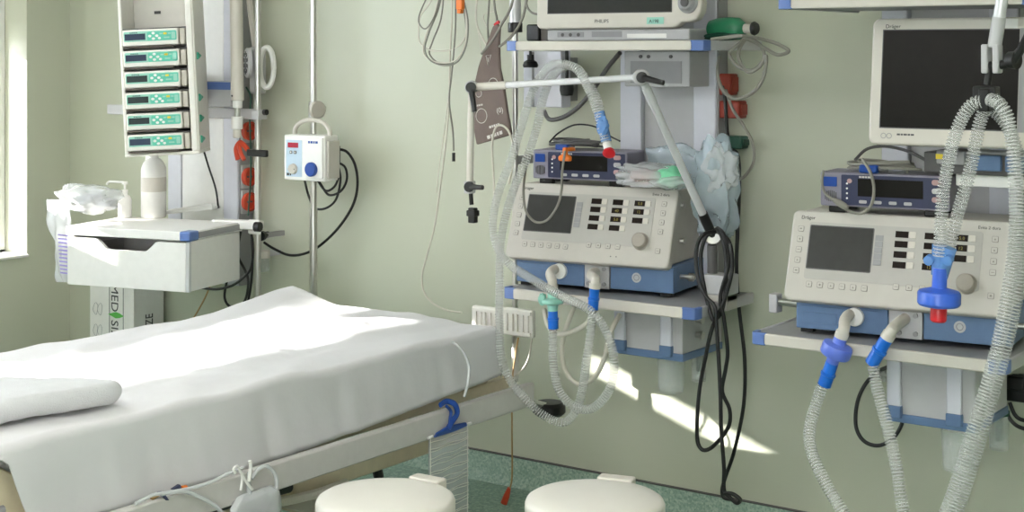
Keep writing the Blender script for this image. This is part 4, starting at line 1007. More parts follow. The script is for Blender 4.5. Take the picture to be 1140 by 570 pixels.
# white holder plates
t = thing('holder_plate', 'pair of ribbed white plastic holder plates clamped on the steel pole at the bed end', 'holder', U(560, 376, 4.3)); M = T(*-Vector(t.location))
for a0, a1, y0, y1 in ((525, 556, 338, 373), (559, 593, 340, 377)):
    p, q = U(a0, y0+2, 4.3), U(a1, y1, 4.3); w_, h_ = q.x-p.x, p.z-q.z
    P = M @ frame((p.x, 4.30, q.z))
    b = B(P); b.prism(rrect(0, 0, w_, h_, .008), -.02, 0, 'z'); o = b.make('plate', 'rack_white', t, bevel=.004)
    b = B(P); b.prism(rrect(.006, .006, w_-.006, .018, .003), 0, .006, 'z'); b.prism(rrect(.006, h_-.018, w_-.006, h_-.006, .003), 0, .006, 'z')
    for u in (.16, .34, .50, .68, .84): b.prism(rrect(w_*u-.0045, .016, w_*u+.0045, h_-.016, .003), 0, .006 if u != .5 else .009, 'z')
    b.make('ribs', 'rack_white', o)
B(M).box(px_-.02, 4.318, U(560, 357, 4.3).z-.02, px_+.02, 4.349, U(560, 357, 4.3).z+.02).make('pole_clip', 'rack_white', t, bevel=.003)
# ------------------------------------------------------------------ articulated arm of the left rack
t = thing('hose_support', 'jointed steel hose arm with black levers, rising from the left ventilator shelf', 'hose support', U(795, 308, 4.25)); M = T(*-Vector(t.location))
p, q = U(783, 283, 4.22), U(808, 311, 4.22)
b = B(M); b.box(-2.228, 4.22, .79, -2.205, 4.29, .838); b.box(-2.28, 4.22, .815, -2.205, 4.29, .838); b.make('clamp_block', 'cream', t, bevel=.004)
b = B(M); b.box(-2.285, 4.215, .838, -2.2, 4.29, .90); b.make('clamp_body', 'light_grey', t, bevel=.004)
j0 = U(793, 262, 4.25); j1 = U(714, 86, 3.97); j2 = U(525, 97, 3.95); j3 = U(523, 205, 3.95); j4 = U(525, 232, 3.95)
b = B(M); b.cyl((j0.x, 4.25, .9), (j0.x, 4.25, j0.z-.03), .016); b.make('post', 'dark_grey', t)
b = B(M); b.lathe([(.017, -.014), (.027, -.014), (.029, 0), (.027, .014), (.017, .014)], j0, (.5, -.85, .1)); b.make('base_ring', 'steel', t)
b = B(M); b.cyl(j0, j0.lerp(j1, .14), .016); b.make('sleeve', 'rubber', t)
b = B(M); b.cyl(j0.lerp(j1, .05), j1, .0125); b.make('lower_tube', 'alu', t); b = B(M); b.cyl(j1.lerp(j0, .06), j1.lerp(j0, .16), .0145); b.make('tube_end', 'alu', t)
ax = Vector((.55, -.83, 0))
def joint(c, r, par, M=M):
    b = B(M); b.lathe([(0, -.02), (r*.9, -.02), (r, -.014), (r, .014), (r*.9, .02), (0, .02)], c, ax); return b.make('elbow_joint', 'light_grey', par)
def lever(c, tip, par, M=M):
    b = B(M); c2 = c+ax*.028; tp = tip+ax*.028
    b.lathe([(0, -.01), (.017, -.01), (.017, .01), (0, .012)], c2, ax); b.rings([c2, c2.lerp(tp, .5), tp], lambda i: (.011, .009, .008)[i], 10); return b.make('lever', 'rubber', par)
o = joint(j1, .026, t); lever(j1, U(738, 92, 3.97), o)
b = B(M); b.cyl(j1, j2, .0105); b.make('cross_tube', 'alu', t); b = B(M); b.cyl(j2, j2.lerp(j1, .22), .013); b.make('tube_end', 'warm_white', t)
o = joint(j2, .022, t); lever(j2, U(529, 124, 3.95), o)
b = B(M); b.cyl(j2, j3, .0115); b.make('drop_tube', 'warm_white', t)
b = B(M); b.box(j3.x-.014, 3.935, j3.z-.03, j3.x+.014, 3.965, j3.z+.01); o = b.make('end_block', 'light_grey', t, bevel=.003); lever(U(523, 207, 3.95), U(538, 208, 3.95), o)
b = B(M); b.cyl(U(524, 215, 3.95), U(525, 228, 3.95), .007); b.make('neck', 'rubber', t)
p = U(526, 238, 3.95); b = B(M); b.box(p.x-.012, 3.94, p.z-.03, p.x+.014, 3.962, p.z+.02); b.box(p.x-.016, 3.936, p.z-.008, p.x+.018, 3.966, p.z+.012); b.make('hose_gripper', 'rubber', t, bevel=.003)
# ------------------------------------------------------------------ breathing circuit of the left rack
t = thing('breathing_circuit', 'clear corrugated hoses slung over the jointed arm and looping below the left ventilator', 'breathing hoses', U(620, 300, 4.0)); M = T(*-Vector(t.location))
HR = .0128
def hose(pts, y, r, par, M, m='hose', pitch=.0085):
    return B(M).corr(W(pts, y), r, pitch).make('corrugated_hose', m, par, ang=80)
yb_ = yb2 = 4.02
A_ = [(674, 158, 3.93), (669, 140, 3.93), (663, 118, 3.935), (655, 98, 3.945), (644, 79, 3.955), (629, 71.5, 3.96), (612, 74, 3.965), (599, 90, 3.985), (589, 112, 3.97), (580, 142), (569, 178), (557, 208), (550, 235), (549, 258), (556, 281), (571, 297, 3.99), (588, 308, 3.98), (606, 319, 3.96), (630, 332, 3.95), (656, 345, 3.95), (672, 364, 3.96), (682, 390, 3.97), (683, 418, 3.98), (675, 440, 3.98), (658, 455), (638, 452), (622, 434), (616, 405, 4.0), (615.5, 385, yb_), (615.5, 366, yb_)]
hose(A_+[], 3.98, HR, t, M)
B_ = [(676, 158, 3.955), (671, 138, 3.96), (665, 112, 3.97), (654, 90, 3.985), (640, 75, 3.99), (625, 75.5, 3.995), (612, 90, 4.01), (604, 112, 4.01), (598, 140), (587, 175), (574, 205), (563, 240), (557, 275), (556, 320, 4.0), (556, 360, 3.97), (558, 395, 3.96), (566, 420, 3.96), (585, 444, 3.97), (606, 463, 4.0), (628, 470), (642, 455), (649, 430), (653, 400, 4.0), (657, 375, yb2), (659.5, 346, yb2)]
hose(B_, 4.02, HR, t, M)
# blue end of the twin hose with the red cap
b = B(M); e0, e1 = U(667, 126, 3.94), U(675, 158, 3.94); b.tube([e0+Vector((0, 0, .004)), e0.lerp(e1, .5)+Vector((.002, 0, 0)), e1], .0165, n=14); b.make('hose_cuff', 'hose_blue', t, ang=60)
b = B(M); b.blob(U(671, 141, 3.925), .02, .014, .03, amp=.2, seed=3); b.make('y_piece', 'hose_blue', t, ang=60)
b = B(M); b.cyl(e1, U(677, 166, 3.935), .013); b.make('end_cone', 'white', t, bevel=.002)
b = B(M); c = U(678, 170, 3.935); b.lathe([(0, -.006), (.018, -.006), (.02, .004), (.012, .008), (0, .008)], c, (.3, -.7, -.6)); b.make('red_cap', 'red', t)
# connectors
def conn(p0, p1, r, par, M, m='blue_conn'):
    p0, p1 = Vector(p0), Vector(p1); d = (p1-p0).normalized(); L = (p1-p0).length
    b = B(M); b.lathe([(r*.82, 0), (r, .002), (r, L*.45), (r*1.12, L*.47), (r*1.12, L*.55), (r*.95, L*.57), (r*.95, L), (r*.8, L)], p0, d, n=24); return b.make('connector', m, par)
c1, d1 = OL[0]
b = B(M); b.lathe([(.0, .004), (.0165, .004), (.0165, -.012), (.018, -.014), (.034, -.018), (.036, -.024), (.034, -.03), (.018, -.036), (.016, -.055), (0, -.055)][::-1], c1+d1*.012, -d1, n=32)
b.make('valve_disc', 'mint', t)
b = B(M); b.blob((c1.x-.03, c1.y-.014, c1.z-.03), .014, .012, .02, amp=.1, seed=1); b.make('valve_lug', 'mint', t)
conn(c1+d1*.125, c1+d1*.06, .0168, t, M)
c2, d2 = OL[1]; conn(c2+d2*.07, c2-d2*.002, .0168, t, M)
# thin grey tubes behind
def tubething(name, lab, pts, r, m, y, cat='tube', corr=False):
    P = W(pts, y); b = B(); (b.corr(P, r) if corr else b.tube(P, r, 10)); o = b.make(name, m, loc=P[len(P)//2], ang=80); return tag(o, lab, cat)
tubething('gas_tube', 'smooth grey tube hanging in a narrow loop behind the corrugated hoses', [(660, 340, 4.12), (655, 358), (640, 368), (622, 372), (610, 362), (606, 345, 4.12)], .008, 'cable_light', 4.06)
tubething('gas_tube', 'smooth grey tube hanging in a wide deep loop behind the corrugated hoses', [(640, 340, 4.12), (632, 360), (626, 385), (629, 412), (645, 428), (662, 420), (673, 398), (679, 372), (690, 350, 4.15)], .008, 'cable_light', 4.1)
# ------------------------------------------------------------------ breathing circuit of the right rack
t = thing('hose_support', 'steel hose arm with grey fork and black lever, coming down before the wide dark screen', 'hose support', U(1105, 80, 3.62)); M = T(*-Vector(t.location))
YR = 3.62
a, c = U(1125, -60, YR), U(1107, 53, YR)
b = B(M); b.cyl(a, c.lerp(a, .0), .0145); b.make('tube', 'alu', t)
b = B(M); b.cyl(c.lerp(a, .3), c, .0165); b.make('tube_end', 'light_grey', t)
f = U(1104, 65, YR)
for dx in (-.021, .006): b = B(M); b.box(f.x+dx, YR-.018, f.z-.036, f.x+dx+.016, YR+.018, f.z+.034); b.make('fork', 'light_grey', t, bevel=.004)
o_j = B(M).cyl((f.x-.02, YR, f.z-.02), (f.x+.05, YR, f.z-.012), .011).make('pivot', 'rubber', t)
b = B(M); b.lathe([(0, -.012), (.02, -.012), (.022, .01), (0, .012)], (f.x+.055, YR-.01, f.z-.004), (1, -.3, 0)); b.rings([Vector((f.x+.055, YR-.012, f.z-.006)), Vector((f.x+.075, YR-.02, f.z+.02)), Vector((f.x+.098, YR-.03, f.z+.062))], lambda i: (.013, .010, .009)[i], 10); b.make('lever', 'rubber', t)
g = U(1099, 108, YR); b = B(M); b.cyl((f.x-.004, YR, f.z-.02), (g.x, YR, g.z+.03), .009); b.make('neck', 'rubber', t)
b = B(M); b.box(g.x-.03, YR-.02, g.z-.004, g.x+.026, YR+.02, g.z+.026); b.box(g.x-.014, YR-.026, g.z-.035, g.x+.012, YR+.02, g.z+.02); b.make('hose_gripper', 'rubber', t, bevel=.004)
t = thing('breathing_circuit', 'clear corrugated hoses hanging from the fork arm in front of the right ventilator', 'breathing hoses', U(1080, 300, YR)); M = T(*-Vector(t.location))
HR2 = .0148
hose([(1093, 113, 3.60), (1083, 116), (1072, 130), (1062, 155), (1055, 185), (1050, 215), (1048, 245), (1047, 268), (1046, 285)], 3.6, HR2, t, M)
hose([(1096, 122, 3.64), (1090, 140), (1083, 175), (1076, 205), (1068, 232), (1060, 260), (1056, 280)], 3.64, HR2, t, M)
hose([(1103, 111, 3.60), (1113, 116), (1122, 132), (1127, 160), (1130, 200), (1131, 245), (1128, 290), (1121, 335), (1112, 380), (1100, 425), (1085, 475), (1068, 530), (1045, 585), (1005, 618), (965, 604, 3.66), (932, 560, 3.7), (908, 515, 3.74), (901, 485, 3.78), (907, 455, 3.83), (916, 428, 3.84)], 3.58, HR2, t, M)
hose([(1100, 118, 3.66), (1118, 135), (1131, 165), (1138, 205), (1140, 250), (1137, 300), (1128, 350), (1116, 400), (1102, 450), (1086, 505), (1066, 565), (1040, 610, 3.7), (1015, 600, 3.72), (1004, 560, 3.74), (998, 520, 3.76), (988, 475, 3.79), (976, 430, 3.83), (972, 405, 3.84)], 3.66, HR2, t, M)
for p0, p1 in (((1046, 272), (1045, 306)), ((1057, 276), (1047, 308))): b = B(M); b.tube([U(*p0, 3.61), U((p0[0]+p1[0])/2, (p0[1]+p1[1])/2, 3.61), U(*p1, 3.61)], .018, n=14); b.make('hose_cuff', 'hose_blue', t, ang=60)
for px0 in (1036, 1057): b = B(M); b.lathe([(0, 0), (.012, 0), (.012, .018), (.009, .02), (0, .02)], U(px0, 288, 3.60), (0, -1, -.2), n=20); b.make('port_cap', 'hose_blue', t)
b = B(M); c = U(1046, 312, 3.6); b.lathe([(.0165, .03), (.018, .0), (.018, -.02), (.0, -.02)], c, (.03, 0, 1), n=24); b.lathe([(0, -.018), (.018, -.018), (.048, -.026), (.052, -.032), (.052, -.056), (.047, -.062), (.018, -.068), (.0, -.068)], c, (.03, 0, 1), n=40); b.make('filter', 'blue_filter', t)
b = B(M); b.lathe([(0, -.066), (.018, -.066), (.02, -.072), (.0195, -.098), (.016, -.102), (0, -.102)], c, (.03, 0, 1), n=28); b.make('red_cap', 'red', t)
# lower connectors
c1, d1 = OR[0]; b = B(M); b.lathe([(0, 0), (.017, 0), (.019, .022), (.04, .028), (.042, .034), (.042, .054), (.038, .06), (.018, .066), (.016, .085), (0, .085)], c1-d1*.006, d1, n=36); b.make('filter', 'violet_filter', t)
conn(c1+d1*.145, c1+d1*.075, .0185, t, M)
c2, d2 = OR[1]; conn(c2+d2*.085, c2-d2*.004, .0185, t, M)

# ------------------------------------------------------------------ things on the left ventilator
top1 = .8168+.336
def coil(name, lab, c, rx, ry, n, r, m, dz=.006, cat='cable', seed=1):
    rnd = random.Random(seed); pts = []
    for k in range(n*10):
        a = 6.283*k/10; q = 1+.25*math.sin(k*.37+seed)+rnd.uniform(-.06, .06)
        pts.append((c[0]+rx*q*math.cos(a), c[1]+ry*q*math.sin(a), c[2]+r+dz*(k/10)+.008*abs(math.sin(k*.6))))
    b = B(); b.tube(pts, r, 7, 4); o = b.make(name, m, loc=c); return tag(o, lab, cat)
zc = ox1.z+.018+.098
c = U(640, 156, 4.27); coil('sensor_cable', 'dark coiled cable lying on top of the left pulse oximeter', (c.x, 4.29, zc), .085, .04, 4, .0042, 'dark_grey', seed=2)
cable('sensor_cable', 'thin black cable arching over the coil on the left pulse oximeter', [(612, 158, 4.25), (622, 148), (640, 139), (662, 141), (680, 152), (690, 157, 4.25)], .003, 'black', 4.3)
t = thing('cable_plug', 'dark blue plug lying on the left pulse oximeter at its left end', 'plug', U(628, 156, 4.23)); t.location.z = zc
B().box(-.03, -.012, 0, .02, .012, .02).make('body', 'blue_deep', t, bevel=.005); B().cyl((.02, 0, .01), (.04, 0, .012), .006).make('strain_relief', 'dark_grey', t)
p = U(634, 165, 4.2)
t = thing('sensor_clip', 'orange finger sensor clip at the front edge of the left pulse oximeter', 'clip', (p.x, 4.165, zc-.02))
b = B(); b.prism([(-.022, -.012), (-.024, .004), (-.006, .012), (-.006, .034), (.008, .034), (.008, .012), (.024, .004), (.022, -.012)], .0, .016, 'y'); b.make('clip_body', 'orange', t, bevel=.004)
b = B(); b.box(-.008, .016, .02, .008, .06, .032); b.make('lower_jaw', 'orange', t, bevel=.003)
cable('sensor_cable', 'grey cable hanging in a loop across the screen of the left ventilator', [(629, 168, 4.15), (626, 190, 4.13), (625, 212, 4.08), (620, 230, 4.06), (609, 245, 4.045), (596, 247, 4.04), (586, 236, 4.04), (583, 220, 4.05), (583, 205, 4.07), (586, 185, 4.14), (590, 172, 4.185)], .0042, 'cable_grey', 4.1)
# bags on top
def film(name, lab, items, cat='plastic bag'):
    c0 = items[0][0]; t = thing(name, lab, cat, c0); M = T(*-Vector(t.location))
    for nm, m, c, rx, ry, rz, amp, fr, sd, sq in [i[1:] for i in items]:
        b = B(M); b.blob(c, rx, ry, rz, amp=amp, fr=fr, n=44, m=28, seed=sd, squash=sq); b.make(nm, m, t, ang=55)
    return t
cA = U(712, 196, 4.24); cA.z = top1+.036
cG = U(749, 190, 4.24); cG.z = top1+.05
film('plastic_bag', 'clear packet with a green mask lying on the right end of the left ventilator', [
    (Vector((cA.x, 4.24, top1)), 'packet_film', 'film', Vector((cA.x+.055, 4.225, top1+.048)), .115, .055, .036, .22, 7, 3, .25),
    (None, 'pink_contents', 'pinkish', Vector((cA.x+.03, 4.225, top1+.042)), .055, .03, .022, .3, 7, 6, 0),
    (None, 'green_mask', 'mask_green', Vector((cG.x+.015, 4.20, top1+.05)), .05, .035, .036, .12, 5, 2, 0),
    (None, 'mask_cushion', 'film', Vector((cG.x+.012, 4.20, top1+.036)), .075, .045, .026, .15, 6, 8, 0)])
cB = U(730, 175, 4.36)
film('plastic_bag', 'pale blue plastic packet standing behind the green mask on the left ventilator', [
    (Vector((cB.x, 4.37, top1)), 'packet_film', 'film_blue', Vector((cB.x+.055, 4.395, top1+.075)), .105, .02, .06, .2, 6, 11, .3)])
cC = U(797, 212, 4.33)
film('plastic_bag', 'crumpled clear bag with dark contents hanging behind the arm, right of the left ventilator', [
    (U(797, 262, 4.33), 'bag_film', 'film_blue', cC, .07, .05, .15, .22, 6, 14, .25),
    (None, 'dark_contents', 'dark_grey', U(796, 238, 4.33), .03, .022, .045, .3, 7, 5, 0),
    (None, 'inner_film', 'film', U(803, 190, 4.31), .05, .035, .08, .3, 6, 9, 0)])
# ------------------------------------------------------------------ right of the left rack: coil, plugs, black cables
t = thing('resuscitator_bag', 'green squeeze bag with black valve lying on the monitor shelf beside the dial', 'resuscitator', U(813, 46, 4.33)); t.location.z = 1.637; t.scale = (.8, .8, .8)
Mx = Matrix.Rotation(R(-4), 4, 'Z')
B(Mx).lathe([(0, -.10), (.022, -.10), (.035, -.09), (.045, -.05), (.047, 0), (.044, .04), (.028, .062), (.018, .068), (0, .068)], (0, 0, .047), (1, 0, 0), n=36).make('bag', 'green_rubber', t)
B(Mx).lathe([(0, .066), (.019, .066), (.019, .095), (.022, .096), (.022, .104), (0, .104)], (0, 0, .047), (1, 0, 0), n=24).make('neck', 'warm_white', t)
B(Mx).lathe([(0, .104), (.026, .104), (.028, .112), (.022, .122), (0, .122)], (0, 0, .047), (1, 0, 0), n=28).make('valve', 'black', t)
b = B(Mx); b.blob((-.02, -.03, .016), .09, .03, .015, amp=.15, seed=4); b.make('reservoir', 'green_dark', t)
cable('monitor_cable', 'thick grey cable coiled in hanging loops from the right end of the monitor shelf', [(792, 44, 4.18), (806, 42, 4.17), (826, 40, 4.12), (850, 44), (868, 50), (878, 57), (866, 61), (852, 54), (838, 46), (830, 44, 4.2), (822, 50, 4.2), (812, 60), (822, 74), (838, 78), (850, 66), (848, 52), (836, 44, 4.2), (828, 46, 4.2), (822, 62), (832, 80), (846, 74), (853, 62), (850, 86), (838, 103), (820, 110), (806, 102), (799, 84), (801, 64, 4.3)], .0058, 'cable_grey', 4.22, n=10)
cable('monitor_cable', 'grey cable hanging from the coil past the red plugs down to the clear bag', [(808, 100, 4.42), (816, 122), (828, 140), (838, 160), (839, 180), (829, 196), (818, 202)], .005, 'cable_grey', 4.40)
for nm, lab, px0, py0, px1, py1, m in (('power_plug', 'dark red plug box on the right side of the left rack column, upper one', 800, 82, 814, 106, 'brick'), ('power_plug', 'dark red wide plug box on the right side of the left rack column, lower one', 799, 112, 824, 132, 'brick'), ('power_plug', 'dark green plug box on the column side, just above the clear hanging bag', 800, 151, 826, 166, 'green_dark')):
    p, q = U(px0, py0, 4.49), U(px1, py1, 4.49)
    t = thing(nm, lab, 'plug', (p.x, 4.5, q.z))
    x0 = -2.366-p.x
    B().box(min(x0, 0), -.02, 0, q.x-p.x, .04, p.z-q.z).make('body', m, t, bevel=.005); B().box(q.x-p.x-.002, -.012, .01, q.x-p.x+.008, .03, p.z-q.z-.01).make('collar', m, t, bevel=.003)
b = B(); b.box(-.012, -.01, -.06, .012, .012, .06); 
tubething('power_cable', 'black cord dropping beside the red plugs behind the hanging bag', [(804, 96, 4.45), (807, 110), (809, 140), (811, 158, 4.45)], .006, 'rubber', 4.44, 'cable')
blk = [
 ('thick black cord running straight down from the green plug to the floor', [(816, 167, 4.44), (822, 175), (823, 210), (821, 260), (820, 300), (823, 345), (829, 400), (828, 450), (818, 500), (808, 530), (804, 545), (806, 554), (815, 556)], 4.43),
 ('black cord looping round the ring of the arm and hanging down nearly to the floor', [(797, 258, 4.17), (782, 262), (775, 280), (777, 310), (786, 330), (795, 340), (797, 352), (800, 400), (802, 440), (803, 480), (806, 520), (806, 545), (812, 553), (820, 560), (824, 556), (816, 550), (808, 549)], 4.13),
 ('black cord hanging in a short U from the ring of the arm', [(797, 256, 4.18), (785, 265), (780, 290), (785, 325), (792, 352), (796, 356), (804, 345), (808, 320), (808, 285), (803, 262), (797, 255, 4.18)], 4.155),
 ('black cord hanging from the arm ring in a deep loop before the sunlit patch', [(799, 258, 4.19), (812, 270), (815, 300), (806, 335), (793, 365), (785, 400), (778, 440), (776, 485), (781, 500), (791, 499), (804, 486), (812, 472), (812, 455), (804, 435), (808, 410), (810, 390), (806, 355), (802, 330), (812, 290), (806, 262), (799, 254, 4.19)], 4.14)]
for lab, pts, y in blk: cable('power_cable', lab, pts, .0062, 'rubber', y, n=10)
# ------------------------------------------------------------------ left of the left rack: coil, cuff, thin lines
cable('hanging_lead', 'narrow leftmost loop of thin lead hanging at the top, left of the cuff', [(492, -20), (486, 12), (474, 32), (466, 20), (480, -12), (492, -30)], .0028, 'cable_grey', 4.40)
lo_ = [[(494, -20), (488, 10), (478, 35), (473, 55), (480, 68), (496, 73), (510, 68), (519, 50), (521, 25), (516, 0), (508, -20)], [(492, -20), (484, 14), (474, 40), (471, 56), (477, 66), (494, 70), (508, 66), (518, 48), (520, 20), (514, -10)], [(490, -20), (478, 4), (468, 18), (466, 34), (468, 48), (480, 56), (500, 56), (514, 48), (519, 34), (518, 10), (512, -20)], [(495, -20), (491, 20), (482, 45), (478, 60), (490, 71), (503, 70), (514, 58), (519, 40), (517, 15), (510, -15)]]
for i, q in enumerate(lo_): cable('hanging_lead', ('long outermost loop', 'second loop', 'short wide loop', 'innermost loop')[i]+' of thin lead in the bundle at the top centre', q, .003, ('cable_grey', 'cable_light', 'cable_light', 'cable_grey')[i], 4.42+.006*i, group='coiled monitor leads')
t = thing('cable_tie', 'orange clip holding the bundle of thin leads at the top edge', 'clip', U(512, 6, 4.40))
B().box(-.012, -.01, -.016, .016, .01, .03).make('body', 'orange', t, bevel=.004); B().box(-.006, -.012, -.03, .012, .008, -.014).make('tongue', 'orange', t, bevel=.003)
cable('hanging_lead', 'long pale lead falling from the top centre down the wall to the bed end', [(503, -20), (503, 20), (501, 60), (500, 110), (497, 150), (491, 200), (484, 250), (475, 285), (470, 305), (471, 322), (480, 336), (496, 345), (514, 348)], .0038, 'cable_light', 4.44)
cable('hanging_lead', 'thin dark-tipped lead hanging straight down left of the cuff', [(507, -20), (507, 30), (503, 80), (500, 112), (504, 145), (505, 168)], .0032, 'cable_grey', 4.43)
cable('hanging_lead', 'thin pale line on the wall left of the long lead', [(499, 110, 4.45), (494, 150), (489, 185), (486, 215)], .002, 'cable_light', 4.45)
t = thing('lead_connector', 'small black connector at the end of the thin straight lead', 'connector', U(505, 176, 4.43))
B().cyl((0, 0, -.012), (0, 0, .02), .006).make('body', 'black', t)
# blood pressure cuff
t = thing('pressure_cuff', 'taupe blood pressure cuff with pale printed marks hanging beside the steel pole', 'cuff', U(552, 30, 4.29)); M = T(*-Vector(t.location))
ol = [(549, 30), (553, 25), (557, 30), (556, 52), (557, 76), (561, 95), (565, 122), (570, 150), (549, 156), (531, 161), (527, 140), (525, 122), (528, 96), (533, 74), (540, 54)]
P3 = [U(p[0], p[1], 4.28) for p in ol]
b = B(M); b.prism([(p.x, p.z) for p in P3], 4.275, 4.289, 'y'); b.make('cuff_fabric', 'taupe', t, bevel=.005, seg=3)
def mark(pts, r=.0014, closed=False): b = B(M); b.tube([U(p[0], p[1], 4.2735) for p in pts], r, 5, 4, closed); return b
def ringpts(cx, cy, rx, ry): return [(cx+rx*math.cos(6.283*k/12), cy+ry*math.sin(6.283*k/12)) for k in range(12)]
b = B(M)
for c in ([(541, 62), (545, 61), (544, 72)],): b.rings([U(*q, 4.2735) for q in [(541, 62), (546.5, 61), (543.5, 73)]], .0016, 5, True)
b.rings([U(543, 64, 4.2735), U(544, 69, 4.2735)], .0012, 5); b.make('printed_triangle', 'print_white', t)
mark(ringpts(549, 93, 5, 6), closed=True).make('printed_ring', 'print_white', t); mark(ringpts(533, 104, 3.2, 4), closed=True).make('printed_ring', 'print_white', t); mark(ringpts(536, 129, 6, 8), closed=True).make('printed_ring', 'print_white', t)
Pm = M @ frame((0, 4.2738, 0)); 
for wd, px0, py0, sz, an in (('(0)', 553, 126, .026, 10), (None, 543, 155, .012, 18), (None, 545, 143, .008, 16), (None, 529, 119, .006, 10)):
    q = U(px0, py0, 4.2738); Mq = M @ T(q.x, 4.2738, q.z) @ frame((0, 0, 0)) @ Matrix.Rotation(R(an), 4, 'Z')
    if wd: text('printed_lettering', wd, sz, 'print_white', t, Mq)
    else: bars('printed_marks', 'print_white', t, Mq, 0, 0, sz, (sz*1.1, sz*.7, sz*.9, sz*.6, sz))
b = B(M); b.tube(W([(553, 27), (553, 20), (551, 10), (549, -10)], 4.28), .004); b.make('cuff_tube', 'cable_grey', t)
b = B(M); c = U(553, 26, 4.28); b.cyl(c+Vector((-.008, 0, -.006)), c+Vector((.01, 0, .006)), .006); b.make('tube_port', 'red', t)
cable('cuff_hose', 'grey hose crossing in front of the cuff top and curving up to the monitor', [(536, 60, 4.26), (548, 45), (558, 28), (568, 10), (574, -15)], .0045, 'cable_grey', 4.25)
cable('cuff_hose', 'grey hose curving from behind the shelf corner up past the steel pole', [(556, 52, 4.24), (568, 42), (578, 28), (584, 12), (588, -12)], .0048, 'cable_grey', 4.22)
cable('hanging_lead', 'pale lead draped from the top edge down to the side of the cuff', [(533, -20), (530, 10), (531, 28), (538, 44), (545, 56)], .004, 'cable_light', 4.34)
cable('hanging_lead', 'thin dark lead hanging from the top edge behind the cuff', [(546, -20), (544, 10), (543, 30), (544, 48)], .0035, 'cable_grey', 4.36)
cable('hanging_lead', 'thin cream lead swinging between the top edge and the cuff tip', [(530, 22), (534, 45), (537, 58), (545, 40), (538, 18), (552, 12)], .002, 'cable_light', 4.37)
cable('monitor_cable', 'thick grey cable curving down from the monitor shelf bracket to the right', [(690, 59, 4.30), (676, 76), (660, 100), (645, 118), (628, 130), (612, 133), (606, 124, 4.43)], .008, 'dark_grey', 4.36)
cable('monitor_cable', 'small grey cable loop hanging from the lower edge of the round dial monitor', [(588, -15, 4.15), (586, 4), (592, 14), (602, 15), (606, 4), (606, -12)], .004, 'cable_grey', 4.15)
cable('hanging_lead', 'pale loop of lead behind the corrugated hoses at the foot of the cuff', [(551, 230, 4.2), (549, 190), (548, 160), (552, 142), (560, 140), (568, 150), (572, 175), (566, 205)], .004, 'cable_light', 4.24)
# pull cord with wooden end at the bed head
t = thing('nurse_call_pull', 'tan pull cord with orange end hanging below the holder plates to the floor', 'cord', U(569, 440, 4.25)); M = T(*-Vector(t.location))
b = B(M); b.tube([U(577, 376, 4.3)]+W([(573, 400), (570, 430), (570, 480), (570, 530), (567, 545)], 4.25), .003); b.make('cord', 'tan_rubber', t)
b = B(M); b.rings([U(567, 543, 4.25), U(564, 552, 4.25), U(561, 560, 4.25)], lambda i: (.006, .011, .012)[i], 12); b.make('end_grip', 'red_socket', t)
cable('drip_line', 'pale thin line curling round the pole foot below the holder plates', [(592, 377, 4.3), (588, 400), (578, 415), (566, 420), (556, 412)], .003, 'cable_light', 4.3, 'tube')
# ------------------------------------------------------------------ right rack: cables, loops
zc2 = ox2.z+.018+.098
c = U(975, 174, 4.12); coil('sensor_cable', 'grey coiled cable lying on top of the right pulse oximeter', (c.x+.02, 4.13, zc2), .09, .035, 4, .0045, 'cable_grey', seed=5)
cable('sensor_cable', 'dark cable lying in a low arc over the coil on the right pulse oximeter', [(952, 178, 4.1), (965, 166), (985, 163), (1010, 168), (1030, 178, 4.1)], .0045, 'dark_grey', 4.14)
t = thing('cable_plug', 'dark blue plug lying on the right pulse oximeter beside the grey coil', 'plug', (U(968, 176, 4.08).x, 4.085, zc2))
B().box(-.03, -.014, 0, .025, .014, .024).make('body', 'blue_deep', t, bevel=.006); B().cyl((.025, 0, .012), (.05, .01, .012), .007).make('strain_relief', 'dark_grey', t)
cable('sensor_cable', 'grey cable hanging in a loop over the top edge of the right ventilator', [(960, 177, 4.03), (969, 192), (973, 210), (970, 228), (960, 237), (948, 236), (938, 230)], .0045, 'cable_grey', 4.01)
b = B(); p, q = U(928, 222, 4.01), U(944, 232, 4.01); b.rings([p, p.lerp(q, .35), p.lerp(q, .75), q], lambda i: (.006, .01, .01, .006)[i], 12); o = b.make('cable_connector', 'cable_grey', loc=p.lerp(q, .5)); tag(o, 'thick grey connector in the cable loop above the logo of the right ventilator', 'connector')
cable('sensor_cable', 'short grey cable from the port of the right pulse oximeter down to the grey connector', [(917, 190, 4.025), (915, 202), (918, 214), (927, 222)], .0042, 'cable_grey', 4.01)
cable('power_cable', 'black cord hanging in an open loop under the right shelf, behind the hoses', [(990, 408, 4.1), (975, 415), (962, 430), (954, 450), (953, 475), (962, 491), (978, 496), (994, 488), (1004, 472), (1006, 455), (1008, 440)], .0058, 'rubber', 4.25, n=10)
t = thing('gas_valve', 'steel valve fitting on the left side of the right grey box', 'valve', U(984, 417, 4.2)); 
b = B(); b.cyl((-.02, 0, 0), (.04, 0, 0), .008); b.cyl((-.02, 0, 0), (-.008, 0, 0), .013); b.cyl((.0, 0, -.02), (.0, 0, .02), .007); b.make('body', 'steel', t)
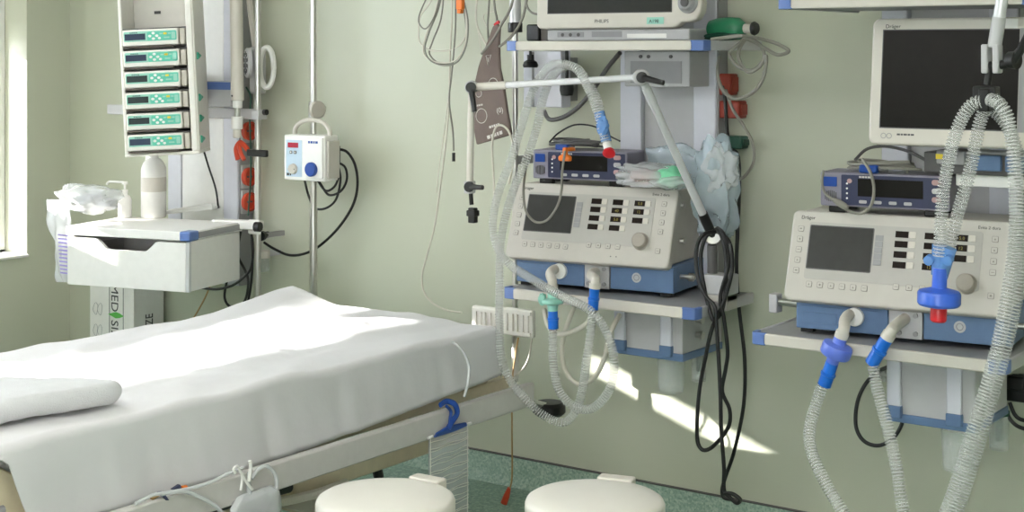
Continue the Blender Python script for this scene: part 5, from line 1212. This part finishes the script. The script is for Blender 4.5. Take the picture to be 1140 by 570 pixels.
t = thing('gas_plug', 'black plugs with cords at the right edge of the photo, behind the hanging hoses', 'plug', U(1128, 440, 4.42))
B().box(-.04, 0, -.02, .06, .05, .05).make('body', 'black', t, bevel=.008); B().box(-.01, -.03, .02, .04, .02, .06).make('handle', 'rubber', t, bevel=.006); B().box(-.02, .05, -.01, .04, .12, .04).make('stem', 'dark_grey', t)
cable('power_cable', 'black cord curving out of the plugs at the right edge', [(1118, 445), (1122, 462), (1132, 474), (1150, 480)], .006, 'rubber', 4.38)
cable('power_cable', 'second black cord under the plugs at the right edge, in a tighter bend', [(1124, 448), (1130, 462), (1140, 468), (1156, 466)], .006, 'rubber', 4.40)
p, q = U(1136, 496, 4.5), U(1160, 532, 4.5)
t = thing('wall_socket', 'white wall socket plate at the right edge near the floor', 'socket', (p.x, YW, q.z)); B().box(0, -.03, 0, q.x-p.x, -.001, p.z-q.z).make('plate', 'warm_white', t, bevel=.004); B().box(.015, -.034, .02, q.x-p.x-.015, -.029, p.z-q.z-.02).make('cover', 'white', t, bevel=.003)
# papers on the top right shelf
b = B(); c = U(990, 4, 4.05); c.z = 1.756
b.tube([(c.x-.03, 3.96, 1.757), (c.x+.02, 3.955, 1.764), (c.x+.06, 3.96, 1.776), (c.x+.09, 3.97, 1.79)], .004); o = b.make('curled_tube', 'white', loc=c); tag(o, 'white curled tube lying on the top right shelf', 'tube')
# ================================================================== CAMERA
cam = bpy.data.cameras.new('camera'); co_ = bpy.data.objects.new('camera', cam); COL.objects.link(co_)
co_.location = (0, 0, H); co_.rotation_euler = (R(90), 0, YAW)
cam.sensor_fit = 'HORIZONTAL'; cam.sensor_width = 36; cam.lens = F/1140*36; cam.shift_y = -(285-HZ)/1140; cam.clip_start = .05
sc.camera = co_
sc.view_settings.view_transform = 'Standard'; sc.view_settings.look = 'None'; sc.view_settings.gamma = 1
sc.view_settings.use_curve_mapping = False; sc.view_settings.exposure = -0.25
sc.cycles.use_denoising = True; sc.cycles.max_bounces = 10; sc.cycles.transparent_max_bounces = 40
